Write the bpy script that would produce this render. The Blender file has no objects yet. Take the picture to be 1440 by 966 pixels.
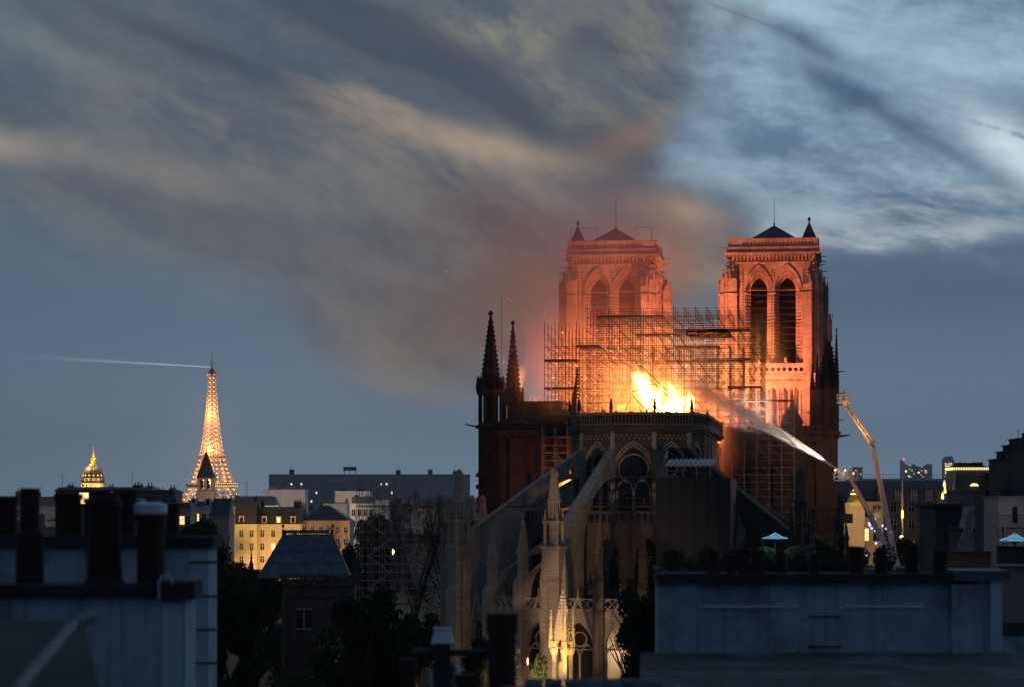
import bpy, math, random
from mathutils import Matrix, Vector
from mathutils.geometry import tessellate_polygon
R = math.radians
SC = bpy.context.scene
COL = SC.collection
# ------------------------------------------------------------------ camera
FPX = 3300.0; CX = 720.0; HY = 708.0; CH = 25.0      # focal length in photo pixels, horizon row, eye height
cam = bpy.data.cameras.new('camera'); cam_o = bpy.data.objects.new('camera', cam); COL.objects.link(cam_o)
cam.sensor_width = 36; cam.lens = FPX/1440*36; cam.sensor_fit = 'HORIZONTAL'
cam.shift_y = (HY-483)/1440
cam.clip_start = .5; cam.clip_end = 40000
cam_o.location = (0, 0, CH); cam_o.rotation_euler = (R(90), 0, 0)
cam.dof.use_dof = True; cam.dof.focus_distance = 330; cam.dof.aperture_fstop = 2.2
SC.camera = cam_o
SC.view_settings.view_transform = 'Standard'; SC.view_settings.look = 'None'
SC.view_settings.exposure = 0.0; SC.view_settings.gamma = 1.0
SC.render.engine = 'CYCLES'
cy = SC.cycles
cy.use_denoising = True; cy.max_bounces = 5; cy.diffuse_bounces = 2; cy.glossy_bounces = 2
cy.transmission_bounces = 2; cy.transparent_max_bounces = 12; cy.volume_bounces = 0
cy.sample_clamp_indirect = 3.0; cy.volume_step_rate = 1.0; cy.volume_max_steps = 96
cy.denoising_prefilter = 'ACCURATE'; cy.denoising_input_passes = 'RGB_ALBEDO_NORMAL'; cy.use_light_tree = True; cy.caustics_reflective = False; cy.caustics_refractive = False

def P(px, py, D):
    return Vector(((px-CX)/FPX*D, D, CH+(HY-py)/FPX*D))
def lin(r, g, b):
    f = lambda c: (c/255/12.92) if c <= 10.3 else ((c/255+.055)/1.055)**2.4
    return (f(r), f(g), f(b), 1)

# ------------------------------------------------------------------ node maths
class E:
    T = None
    def __init__(s, o): s.o = o
    @staticmethod
    def put(inp, v):
        if isinstance(v, E): E.T.links.new(v.o, inp)
        else: inp.default_value = v
    @staticmethod
    def m(op, *a, clamp=False):
        n = E.T.nodes.new('ShaderNodeMath'); n.operation = op; n.use_clamp = clamp
        for i, v in enumerate(a): E.put(n.inputs[i], v)
        return E(n.outputs[0])
    def __add__(s, o): return E.m('ADD', s, o)
    __radd__ = __add__
    def __sub__(s, o): return E.m('SUBTRACT', s, o)
    def __rsub__(s, o): return E.m('SUBTRACT', o, s)
    def __mul__(s, o): return E.m('MULTIPLY', s, o)
    __rmul__ = __mul__
    def __truediv__(s, o): return E.m('DIVIDE', s, o)
    def __neg__(s): return E.m('MULTIPLY', s, -1.0)
def mx(a, b): return E.m('MAXIMUM', a, b)
def mn(a, b): return E.m('MINIMUM', a, b)
def sat(a): return E.m('ADD', a, 0.0, clamp=True)
def ss(a, lo, hi):
    n = E.T.nodes.new('ShaderNodeMapRange'); n.interpolation_type = 'SMOOTHSTEP'
    E.put(n.inputs[0], a); n.inputs[1].default_value = lo; n.inputs[2].default_value = hi
    n.inputs[3].default_value = 0; n.inputs[4].default_value = 1
    return E(n.outputs[0])
def vec(x, y, z):
    n = E.T.nodes.new('ShaderNodeCombineXYZ')
    for i, v in enumerate((x, y, z)): E.put(n.inputs[i], v)
    return E(n.outputs[0])
def noise(v, scale, detail=4.0, rough=.55, dist=0.0):
    n = E.T.nodes.new('ShaderNodeTexNoise')
    E.put(n.inputs['Vector'], v); n.inputs['Scale'].default_value = scale
    n.inputs['Detail'].default_value = detail; n.inputs['Roughness'].default_value = rough
    n.inputs['Distortion'].default_value = dist
    return E(n.outputs['Fac'])
def gauss(X, Y, cx, cy_, sx, sy, deg=0):
    c, s = math.cos(R(deg)), math.sin(R(deg))
    dx = X-cx; dy = Y-cy_
    u = (dx*c+dy*s)/sx; v = (dy*c-dx*s)/sy
    return E.m('EXPONENT', -(u*u+v*v))
def mixc(f, a, b):
    n = E.T.nodes.new('ShaderNodeMix'); n.data_type = 'RGBA'
    E.put(n.inputs['Factor'], f); E.put(n.inputs['A'], a); E.put(n.inputs['B'], b)
    return E(n.outputs['Result'])
def ramp(v, stops):
    n = E.T.nodes.new('ShaderNodeValToRGB'); E.put(n.inputs[0], v)
    r = n.color_ramp
    while len(r.elements) < len(stops): r.elements.new(.5)
    for e, (p, c) in zip(r.elements, stops): e.position = p; e.color = c if len(c) == 4 else (*c, 1)
    return E(n.outputs[0])
def sep(v):
    n = E.T.nodes.new('ShaderNodeSeparateXYZ'); E.put(n.inputs[0], v)
    return [E(o) for o in n.outputs]

# ------------------------------------------------------------------ dusk sky
W = bpy.data.worlds.new('World'); SC.world = W; W.use_nodes = True
T = E.T = W.node_tree; T.nodes.clear()
tc = T.nodes.new('ShaderNodeTexCoord')
dx, dy, dz = sep(E(tc.outputs['Generated']))
yy = mx(E.m('ABSOLUTE', dy), .06)
X = dx/yy*3.3+.72                     # direction on the sky, 1 unit = 17.4 degrees
Y = .708-dz/yy*3.3
v0 = vec(X, Y, 0.3)
w1 = noise(v0, 2.2, 3)-.5; w2 = noise(vec(X, Y, 7.7), 2.2, 3)-.5
f1 = noise(vec(X, Y, 3.1), 8, 7, .64)-.5
f3 = noise(vec(X, Y, 15.1), 26, 6, .62)-.5
w3 = noise(vec(X, Y, 12.3), 4.5, 6, .62)-.5
Xw = X+w1*.15+w3*.05+f1*.035; Yw = Y+w2*.10+f1*.035
def streak(deg, sc, st, z, det=8, ro=.66, wp=1.0):
    c, s = math.cos(R(deg)), math.sin(R(deg))
    a = X+(w1*.12+w3*.05)*wp; b = Y+(w2*.09+f1*.02)*wp
    return noise(vec((a*c+b*s)*(1/st), b*c-a*s, z), sc, det, ro)
base = ramp(Y, [(0, lin(108,132,154)), (.2, lin(94,118,142)), (.36, lin(76,97,120)), (.5, lin(84,108,131)), (.62, lin(98,122,142)), (.71, lin(112,135,152))])
c = mixc(ss(X, .55, 0)*.35, base, lin(72,92,112))
# right: pale broken cirrus with darker rolls between
n1 = streak(24, 3.2, 3.2, 1.0); n2 = streak(-14, 4.2, 4.0, 4.0); n3 = streak(8, 9, 4.5, 9.0, 8, .7)
rgt = ss(X+w1*.35, .88, 1.12)*ss(Y+w2*.1, .44, .32)
cir = n1*.45+n2*.3+n3*.25+f3*.10
c = mixc(rgt*ss(cir, .49, .40)*.6, c, lin(76,101,125))
c = mixc(rgt*ss(cir, .44, .59)*.92, c, lin(160,184,199))
c = mixc(rgt*ss(n3*.6+n1*.4+f3*.2, .56, .68)*.5, c, lin(184,203,214))
c = mixc(sat(gauss(Xw, Yw, 1.10, .02, .17, .045, 14)+gauss(Xw, Yw, 1.36, .09, .18, .05, 10)*.8)*(n3*1.5-.1)*.8, c, lin(170,197,213))
c = mixc(sat(gauss(Xw, Yw, 1.45, .22, .10, .035, 35)*(n3*1.5+.2)), c, lin(200,213,220))
c = mixc(sat(gauss(Xw, Yw, 1.29, .335, .22, .016, -4)+gauss(Xw, Yw, 1.32, .290, .22, .020, -8)*.8+gauss(Xw, Yw, 1.15, .345, .10, .012, 3)*.6)*ss(n3, .36, .56), c, lin(168,178,184))
c = mixc(sat(gauss(Xw, Yw, .99, .25, .035, .03, 60)+gauss(Xw, Yw, 1.03, .19, .05, .02, 60))*(.3+n3)*.6, c, lin(150,174,188))
Xd = X+f1*.05+w3*.03; Yd = Y+f1*.05+w2*.03
dk = gauss(Xd, Yd, 1.28, .18, .17, .016, 31)*1.1+gauss(Xd, Yd, 1.12, .05, .10, .016, 24)+gauss(Xd, Yd, 1.24, .135, .05, .012, -12)*.6+gauss(Xd, Yd, 1.17, .115, .06, .03, 40)*.6
c = mixc(sat(dk*ss(n1*.6+n3*.4+f1*.3, .30, .60))*.85, c, lin(58,82,109))
c = mixc(gauss(Xd, Yd, 1.02, .28, .12, .035, 0)*.5, c, lin(76,94,112))
c = mixc(ss(X, .95, 1.2)*gauss(X, Yw, 1.3, .41, .9, .05, 0)*.6, c, lin(66,87,111))
tr = E.m('ABSOLUTE', (Y-.0-(X-.985)*.36-w1*.01))
c = mixc(ss(tr, .0035, .001)*ss(X, .98, 1.0)*ss(X, 1.16, 1.1)*.35, c, lin(84,104,124))
tr = E.m('ABSOLUTE', (Y-.166-(X-1.34)*.27-f1*.035))
c = mixc(ss(tr, .006, .001)*ss(X, 1.32, 1.35)*ss(f3, -.12, .1)*.6, c, lin(92,112,132))
# left: smoke drifting across the whole upper sky
s1 = streak(24, 2.5, 2.4, 2.0); s2 = streak(16, 5.0, 3.0, 5.5); s3 = streak(30, 10, 2.6, 8.5, 8, .7, 1.5)
edge = ss(X+w1*.42+w3*.34+f1*.16-gauss(X, Y, 1.0, .07, .2, .1)*.05+gauss(X, Y, 1.0, .22, .2, .05)*.06-gauss(X, Y, 1.0, .34, .2, .08)*.05, 1.10, .94)
low = ss(Y+w2*.16-X*.10+f1*.05+gauss(X, Y, .62, .45, .22, .2)*-.16, .43, .27)
sm = edge*low
mixs = s1*.45+s2*.32+s3*.23+f3*.05
c = mixc(sm*.95, c, ramp(mixs, [(.38, lin(56,66,80)), (.46, lin(76,84,94)), (.53, lin(98,101,103)), (.61, lin(128,124,116))]))
c = mixc(sm*ss(X+w1*.3, .42, .0)*ss(s2, .45, .6)*.35, c, lin(84,101,114))
c = mixc(gauss(Xw, Yw, .0, .03, .2, .1, 0)*.4, c, lin(88,104,112))
dm = gauss(Xw, Yw, .50, .03, .16, .040, 20)+gauss(Xw, Yw, .68, .11, .24, .045, 24)*1.1+gauss(Xw, Yw, .88, .20, .10, .05, 20)+gauss(Xw, Yw, .28, .075, .24, .022, 24)*.9+gauss(Xw, Yw, .86, .055, .14, .03, 0)*.8+gauss(Xw, Yw, .12, .05, .14, .02, 30)*.5+gauss(Xw, Yw, .45, .165, .12, .014, 12)*.5
c = mixc(sat(dm*(.55+s3*.9))*.85*edge, c, lin(57,66,79))
hl = gauss(Xw, Yw, .70, .03, .09, .03, 10)+gauss(Xw, Yw, .83, .13, .07, .03, 30)*.7+gauss(Xw, Yw, .93, .06, .07, .05, 60)*.8+gauss(Xw, Yw, .80, .055, .05, .02, -30)*.6+gauss(Xw, Yw, .95, .16, .05, .04, 70)*.6
c = mixc(sat(hl*ss(s3, .38, .60))*.8*edge, c, lin(130,128,116))
# the long warm lit edge, fraying below
ay = Y-(.055+(X-.36)*.42+w1*.03+w3*.015)
band = ss(ay, -.003, .012)*ss(ay+f1*.08+w3*.06, .16, .0)*ss(X, .33, .50)*ss(X, .88, .70)
c = mixc(sat(band*ss(s2*.5+s3*.5, .38, .60))*.95, c, lin(142,130,119))
c = mixc(sat(gauss(X+f1*.05+w3*.04, Y+f1*.04, .685, .205, .15, .024, 12)*(.3+s3*1.2))*.85, c, lin(160,144,128))
c = mixc(sat(gauss(Xw, Yw, .18, .235, .26, .026, 12)*(s3*1.5))*.7, c, lin(128,122,115))
c = mixc(sat(gauss(Xw, Yw, .0, .215, .06, .022, 10)*(.3+s3))*.8, c, lin(150,141,133))
c = mixc(sat(gauss(Xw, Yw, .33, .205, .14, .03, 20)*ss(s3, .42, .6))*.45, c, lin(126,116,108))
# brown and rusty smoke nearer the fire
c = mixc(gauss(Xw, Yw, .68, .30, .17, .05, 15)*.55, c, lin(70,71,80))
rb = sat(gauss(X+w1*.35+f1*.10, Y+w2*.35+f1*.09, .72, .36, .19, .11, -10)*(.55+s3*.9))
c = mixc(rb*.75, c, mixc(ss(s3*.6+s2*.4, .42, .58), lin(70,64,70), lin(104,86,82)))
c = mixc(sat(gauss(X+w1*.3+f1*.12, Y+w2*.3+f1*.1, .88, .30, .11, .07, 20)*(.4+s3*1.1))*.6, c, lin(84,74,78))
c = mixc(sat(gauss(X+w1*.25+f1*.08, Y+w2*.2+f1*.08, .77, .42, .10, .07, -20)*(.4+s3))*.65, c, lin(122,84,74))
c = mixc(sat(gauss(X+w1*.2+f1*.08, Y+w2*.2+f1*.06, .93, .36, .07, .06, 0)*(.5+s3))*.8, c, lin(128,102,92))
c = mixc(sat(gauss(X+w1*.2+f1*.06, Y+f1*.06, .985, .30, .055, .022, 10)*(.3+s3*1.3))*.75, c, lin(158,134,120))
c = mixc(sat(gauss(Xw, Yw, .90, .185, .055, .025, -20)*(.2+s3*1.3))*.65, c, lin(128,104,90))
c = mixc(gauss(Xw, Yw, .42, .34, .28, .05, 10)*.45, c, lin(92,92,98))
c = mixc(sat(gauss(X+w1*.25+f1*.14, Y+w2*.25+f1*.12, .74, .345, .24, .085, 8)*ss(s3*.6+f3*.5+s2*.4, .62, .38))*.75, c, lin(70,64,67))
c = mixc(sat(gauss(X+w1*.2+f1*.1, Y+w2*.2+f1*.1, .70, .41, .13, .06, -15)*.5), c, lin(98,76,70))
hsv = T.nodes.new('ShaderNodeHueSaturation'); T.links.new(c.o, hsv.inputs['Color']); hsv.inputs['Saturation'].default_value = 1.10
# clear upper air from the sky model, faint at dusk, plus the cloud layer above; darker toward the east
st = T.nodes.new('ShaderNodeTexSky'); st.sky_type = 'NISHITA'; st.sun_disc = False
st.sun_elevation = R(-3.5); st.sun_rotation = R(8)
east = ss(dy, -.25, .35)
bg = T.nodes.new('ShaderNodeBackground'); bg.inputs[0].default_value = (1, 1, 1, 1)
k = mixc(east, lin(62,74,94), E(hsv.outputs[0]))
k = mixc(ss(dz, .35, .8)*.7, k, lin(62,78,100))
T.links.new(k.o, bg.inputs[0]); bg.inputs[1].default_value = 1.16
bg2 = T.nodes.new('ShaderNodeBackground'); T.links.new(st.outputs[0], bg2.inputs[0]); bg2.inputs[1].default_value = .1
ad = T.nodes.new('ShaderNodeAddShader'); T.links.new(bg.outputs[0], ad.inputs[0]); T.links.new(bg2.outputs[0], ad.inputs[1])
wo = T.nodes.new('ShaderNodeOutputWorld'); T.links.new(ad.outputs[0], wo.inputs[0])
W.cycles.sampling_method = 'MANUAL'; W.cycles.sample_map_resolution = 256

# ------------------------------------------------------------------ materials
MATS = {}
def base_mat(name):
    m = bpy.data.materials.new(name); m.use_nodes = True
    E.T = m.node_tree; E.T.nodes.clear()
    b = E.T.nodes.new('ShaderNodeBsdfPrincipled'); o = E.T.nodes.new('ShaderNodeOutputMaterial')
    E.T.links.new(b.outputs[0], o.inputs[0]); MATS[name] = m
    return m, b, o
def wpos():
    g = E.T.nodes.new('ShaderNodeNewGeometry'); return E(g.outputs['Position'])
def opos():
    g = E.T.nodes.new('ShaderNodeTexCoord'); return E(g.outputs['Object'])
def surf(name, col, rough=.8, var=.25, scale=.6, brick=None, metal=0, bump=0.0, stain=None, streaks=0):
    m, b, o = base_mat(name); p = opos()
    x, y, z = sep(p)
    n = noise(p, scale, 6, .6); n2 = noise(p, scale*7, 4, .6)
    f = n*.6+n2*.4
    c1 = tuple(v*(1-var) for v in col[:3])+(1,); c2 = tuple(min(v*(1+var), 1) for v in col[:3])+(1,)
    cc = ramp(f, [(.3, c1), (.7, c2)])
    if stain: cc = mixc(ss(noise(p, scale*.6, 5, .65), .48, .62)*.7, cc, stain)
    if streaks: cc = mixc(ss(noise(vec(x*6, y*6, z*.35), scale*1.0, 4, .6), .5, .7)*streaks, cc, tuple(v*.35 for v in col[:3])+(1,))
    if brick:
        t = E.T.nodes.new('ShaderNodeTexBrick'); E.put(t.inputs['Vector'], vec(x+y, z, 0))
        t.inputs['Scale'].default_value = 1; t.inputs['Brick Width'].default_value = brick[0]; t.inputs['Row Height'].default_value = brick[1]
        t.inputs['Mortar Size'].default_value = brick[1]*.07
        t.inputs['Color1'].default_value = (1, 1, 1, 1); t.inputs['Color2'].default_value = (.74, .72, .70, 1); t.inputs['Mortar'].default_value = (.55, .53, .5, 1)
        mm = E.T.nodes.new('ShaderNodeMix'); mm.data_type = 'RGBA'; mm.blend_type = 'MULTIPLY'; mm.inputs['Factor'].default_value = .8
        E.put(mm.inputs['A'], cc); E.T.links.new(t.outputs[0], mm.inputs['B']); cc = E(mm.outputs['Result'])
    E.put(b.inputs['Base Color'], cc); b.inputs['Roughness'].default_value = rough; b.inputs['Metallic'].default_value = metal
    b.inputs['Specular IOR Level'].default_value = .3
    if bump:
        bm = E.T.nodes.new('ShaderNodeBump'); E.put(bm.inputs['Height'], f); bm.inputs['Strength'].default_value = bump; bm.inputs['Distance'].default_value = .1
        E.T.links.new(bm.outputs[0], b.inputs['Normal'])
    return m
def glow(name, col, s, sample=False, var=0):
    m, b, o = base_mat(name)
    b.inputs['Base Color'].default_value = (.05, .04, .03, 1)
    b.inputs['Emission Color'].default_value = (*col[:3], 1); b.inputs['Emission Strength'].default_value = s
    if var:
        E.put(b.inputs['Emission Strength'], ss(noise(opos(), var, 3), .35, .7)*s*1.6+s*.1)
    m.cycles.emission_sampling = 'FRONT' if sample else 'NONE'
    return m
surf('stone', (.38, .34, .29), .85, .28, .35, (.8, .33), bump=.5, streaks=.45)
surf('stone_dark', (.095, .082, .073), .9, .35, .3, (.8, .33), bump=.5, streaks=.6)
surf('stone_rim', (.19, .165, .145), .9, .35, .5, bump=.4, streaks=.5)
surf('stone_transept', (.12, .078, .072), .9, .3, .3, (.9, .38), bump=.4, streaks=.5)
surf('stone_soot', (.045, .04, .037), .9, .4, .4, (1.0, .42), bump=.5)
surf('stone_tower', (.37, .32, .29), .85, .35, .35, (.7, .3), bump=.5, stain=(.20, .16, .14, 1), streaks=.6)
surf('stone_pale', (.46, .42, .35), .85, .15, .5, (.8, .35), bump=.3, streaks=.2)
surf('lead', (.09, .10, .115), .5, .25, .8, metal=.3)
surf('slate', (.045, .055, .07), .55, .3, 1.5, (.4, .25))
surf('zinc', (.085, .115, .15), .6, .45, 1.4, metal=.2, stain=(.14, .18, .22, 1), streaks=.5)
surf('zinc_dark', (.03, .038, .047), .5, .3, 2.5, metal=.2)
surf('dark_glass', (.012, .013, .016), .2, .2, 1)
surf('louvre_wood', (.016, .012, .012), .8, .3, .6)
surf('steel', (.26, .25, .25), .6, .15, 2)
surf('steel_dark', (.055, .042, .038), .7, .15, 2)
surf('deck_wood', (.05, .038, .03), .85, .2, 2)
surf('charred', (.02, .015, .012), .95, .4, 1)
surf('sheeting', (.018, .023, .032), .7, .2, .4)
surf('corrugated', (.42, .40, .41), .7, .2, 2)
surf('plaster_blue', (.33, .41, .48), .85, .28, 1.0, stain=(.13, .16, .19, 1), bump=.3, streaks=.6)
surf('plaster_pale', (.42, .53, .63), .85, .12, 1.2, bump=.2, streaks=.3)
surf('plaster_wash', (.26, .21, .21), .85, .15, .7, streaks=.3)
surf('plaster_dark', (.06, .058, .06), .9, .25, .8, stain=(.10, .095, .09, 1), streaks=.5)
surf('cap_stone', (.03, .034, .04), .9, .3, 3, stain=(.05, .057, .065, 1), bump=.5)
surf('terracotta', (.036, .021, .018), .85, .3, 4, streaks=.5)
surf('pot_metal', (.48, .60, .70), .4, .15, 5, metal=.3)
surf('iron', (.02, .02, .022), .6, .2, 3)
surf('facade_pale', (.72, .68, .67), .85, .15, .15, streaks=.35)
surf('facade_cream', (.62, .52, .36), .85, .12, .15, streaks=.2)
surf('facade_grey', (.34, .33, .32), .85, .15, .1, streaks=.3)
surf('facade_pink', (.42, .34, .31), .85, .15, .15, streaks=.3)
surf('facade_dark', (.10, .105, .115), .85, .25, .1, streaks=.3)
surf('facade_blue', (.26, .33, .40), .8, .2, .05)
surf('white_paint', (.7, .7, .68), .6, .08, 2)
surf('umbrella_blue', (.25, .60, .82), .75, .1, 2)
surf('umbrella_light', (.40, .70, .86), .75, .1, 2)
surf('wood_post', (.08, .06, .05), .8, .2, 2)
surf('asphalt', (.045, .047, .05), .9, .2, .05)
surf('earth', (.05, .055, .04), .95, .3, .05)
surf('bark', (.05, .042, .035), .95, .3, 2)
surf('bush', (.028, .04, .018), .9, .3, 3)
surf('red_paint', (.35, .03, .02), .4, .1, 2)
surf('boom_metal', (.34, .33, .34), .5, .2, 1, metal=.2)
surf('hi_vis', (.25, .28, .10), .8, .1, 2)
surf('skin', (.35, .22, .16), .6, .05, 2)
surf('slate_blue', (.07, .11, .15), .7, .25, .6)
surf('tower_iron', (.30, .19, .09), .7, .2, .05)
surf('gold_leaf', (.85, .55, .15), .35, .1, .5, metal=.7)
surf('dark_plaster_red', (.16, .075, .055), .9, .3, .8, brick=(.3, .12), streaks=.3)
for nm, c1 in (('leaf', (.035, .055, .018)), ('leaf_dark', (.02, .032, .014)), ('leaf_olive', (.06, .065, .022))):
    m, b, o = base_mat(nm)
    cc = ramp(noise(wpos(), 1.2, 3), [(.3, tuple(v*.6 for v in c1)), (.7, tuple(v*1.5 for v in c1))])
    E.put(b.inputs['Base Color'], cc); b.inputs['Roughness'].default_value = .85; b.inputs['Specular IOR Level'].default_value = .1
glow('window_warm', (1, .62, .22), 1.6); glow('window_pale', (1, .85, .55), 1.3); glow('window_dim', (1, .6, .25), .35)
glow('bulb_gold', (1, .60, .20), 3.0); glow('bulb_white', (1, .85, .6), 3.0); glow('bulb_blue', (.35, .35, 1), 3.0); glow('bulb_red', (1, .12, .06), 4.0)
glow('bulb_sodium', (1, .55, .12), 14.0); glow('ember', (1, .38, .12), 3.2); glow('ember_dim', (1, .5, .36), 1.1); glow('coal', (1, .30, .05), 3.5, var=1.5)
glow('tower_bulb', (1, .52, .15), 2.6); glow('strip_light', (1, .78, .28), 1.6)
M = MATS

# ------------------------------------------------------------------ mesh builder
WM = {}                                  # world matrix of every empty / part by name
class MB:
    def __init__(s, world=False): s.V = []; s.F = []; s.m = Matrix(); s.world = world
    def at(s, m): s.m = m; return s
    def add(s, vs, fs):
        k = len(s.V); m = s.m
        s.V += [m @ Vector(v) for v in vs]; s.F += [[k+i for i in f] for f in fs]; return s
    def box(s, x0, x1, y0, y1, z0, z1):
        return s.add([(x0,y0,z0),(x1,y0,z0),(x1,y1,z0),(x0,y1,z0),(x0,y0,z1),(x1,y0,z1),(x1,y1,z1),(x0,y1,z1)],
                     [(0,3,2,1),(4,5,6,7),(0,1,5,4),(1,2,6,5),(2,3,7,6),(3,0,4,7)])
    def frus(s, x0, x1, y0, y1, z0, X0, X1, Y0, Y1, z1):
        return s.add([(x0,y0,z0),(x1,y0,z0),(x1,y1,z0),(x0,y1,z0),(X0,Y0,z1),(X1,Y0,z1),(X1,Y1,z1),(X0,Y1,z1)],
                     [(0,3,2,1),(4,5,6,7),(0,1,5,4),(1,2,6,5),(2,3,7,6),(3,0,4,7)])
    def bar(s, p, q, w, w2=None, n=4):
        p = Vector(p); q = Vector(q); d = q-p
        if d.length < 1e-6: return s
        d.normalize(); a = Vector((0,0,1)) if abs(d.z) < .9 else Vector((0,1,0))
        u = d.cross(a).normalized(); v = u.cross(d); w2 = w if w2 is None else w2
        vs = []
        for c, r in ((p, w), (q, w2)):
            for i in range(n):
                t = math.tau*(i+.5)/n; vs.append(c+u*math.cos(t)*r+v*math.sin(t)*r)
        return s.add(vs, [[i, (i+1)%n, n+(i+1)%n, n+i] for i in range(n)]+[list(range(n))[::-1], list(range(n, 2*n))])
    def lathe(s, c, prof, n=8, rot=.5, sq=None):
        vs = []
        for r, z in prof:
            for i in range(n):
                t = math.tau*(i+rot)/n; vs.append((c[0]+r*math.cos(t), c[1]+r*math.sin(t), c[2]+z))
        fs = []
        for k in range(len(prof)-1):
            for i in range(n): fs.append([k*n+i, k*n+(i+1)%n, (k+1)*n+(i+1)%n, (k+1)*n+i])
        fs += [list(range(n))[::-1], list(range((len(prof)-1)*n, len(prof)*n))]
        return s.add(vs, fs)
    def plate(s, outer, holes=(), t=.3, o=(0,0,0), x=(1,0,0), z=(0,0,1)):
        """outline in (x,z), extruded by t along x cross z's back side (local +y for the defaults)"""
        o = Vector(o); x = Vector(x); z = Vector(z); nrm = z.cross(x)
        loops = [outer]+list(holes)
        tri = tessellate_polygon([[Vector((a, b, 0)) for a, b in L] for L in loops])
        pts = [p for L in loops for p in L]; N = len(pts)
        vs = [o+x*a+z*b for a, b in pts]+[o+x*a+z*b+nrm*t for a, b in pts]
        fs = [list(q) for q in tri]+[[i+N for i in q][::-1] for q in tri]
        k = 0
        for L in loops:
            n = len(L)
            for i in range(n): j = (i+1)%n; fs.append([k+i, k+j, N+k+j, N+k+i])
            k += n
        return s.add(vs, fs)
    def build(s, name, mat, parent=None):
        me = bpy.data.meshes.new(name); V = s.V
        if s.world and parent is not None:
            inv = WM[parent.name].inverted(); V = [inv @ v for v in V]
        me.from_pydata([tuple(v) for v in V], [], s.F); me.update()
        me.materials.append(M[mat] if isinstance(mat, str) else mat)
        o = bpy.data.objects.new(name, me); COL.objects.link(o)
        if parent is not None: o.parent = parent; WM[o.name] = WM[parent.name]
        else: WM[o.name] = Matrix()
        return o
def tag(o, label=None, cat=None, group=None, kind=None):
    if label: o['label'] = label
    if cat: o['category'] = cat
    if group: o['group'] = group
    if kind: o['kind'] = kind
    return o
def thing(name, label, cat, loc=(0,0,0), rz=0, group=None):
    o = bpy.data.objects.new(name, None); COL.objects.link(o); o.location = loc; o.rotation_euler = (0,0,rz)
    o.empty_display_size = .5
    WM[o.name] = Matrix.Translation(Vector(loc)) @ Matrix.Rotation(rz, 4, 'Z')
    return tag(o, label, cat, group)
def copy_tree(o, parent=None, loc=None, rz=None, scale=None, label=None):
    c = o.copy(); COL.objects.link(c); c.parent = parent
    if loc is not None: c.location = loc
    if rz is not None: c.rotation_euler = (0, 0, rz)
    if scale is not None: c.scale = scale
    if label: c['label'] = label
    for ch in list(o.children): copy_tree(ch, c)
    return c
def parch(cx, w, z0, zs, k=1.0, n=6):
    """pointed arch outline, jambs from z0, springing at zs"""
    r = w*k; h = math.sqrt(max(r*r-(r-w/2)**2, .0001)); a1 = math.atan2(h, r-w/2)
    L = [(cx-w/2, z0), (cx+w/2, z0)]
    c2 = cx+w/2-r
    for i in range(n+1):
        t = a1*i/n; L.append((c2+r*math.cos(t), zs+r*math.sin(t)))
    c1 = cx-w/2+r
    for i in range(n-1, -1, -1):
        t = a1*i/n; L.append((c1-r*math.cos(t), zs+r*math.sin(t)))
    return L
def circ(cx, cz, r, n=10): return [(cx+r*math.cos(math.tau*i/n), cz+r*math.sin(math.tau*i/n)) for i in range(n)]
def rect(x0, x1, z0, z1): return [(x0,z0),(x1,z0),(x1,z1),(x0,z1)]
def pinnacle(mb, x, y, z, w, h, crockets=True, n=4):
    """crocketed spirelet: base square w, height h"""
    r = w*.707
    mb.lathe((x, y, z), [(r*1.15, 0), (r*1.15, w*.15), (r*.95, w*.2), (r*.12, h*.93), (r*.3, h*.95), (r*.3, h*.98), (.02, h)], n)
    if crockets:
        k = max(3, int(h/.55))
        for j in range(1, k):
            t = j/k
            rr = r*(.95-.83*t)+.06
            for i in range(n):
                a = math.tau*(i+.5)/n; s = max(.05, w*.09*(1-t*.4))
                cx_, cy_ = x+rr*math.cos(a), y+rr*math.sin(a)
                mb.box(cx_-s, cx_+s, cy_-s, cy_+s, z+h*.93*t-s, z+h*.93*t+s)
# ------------------------------------------------------------------ ground
g = MB().box(-9000, 9000, -300, 16000, -1.0, 0).build('ground', 'earth'); tag(g, kind='structure')
# ------------------------------------------------------------------ the burning cathedral
CATH = (15.5, 287.5, 0); CROT = R(-7.9)
cath = thing('cathedral', 'Gothic cathedral on fire seen from its apse, two square towers glowing orange', 'cathedral', CATH, CROT)
CM = WM[cath.name]
Z3 = Vector((0,0,1))
def dirv(deg):                       # 0 = toward the viewer along the axis, + = right
    return Vector((math.sin(R(deg)), -math.cos(R(deg)), 0))
def tang(d): return (-d).cross(Z3)
def ring_face(mb, r, a0, a1, outer_fn, holes_fn, t, z0=0):
    p0 = dirv(a0)*r; p1 = dirv(a1)*r
    w = (p1-p0).length; mid = (p0+p1)/2; x = (p1-p0).normalized()
    mb.plate(outer_fn(w), holes_fn(w), t, mid, x, Z3)
    return mid, x, w
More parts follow.
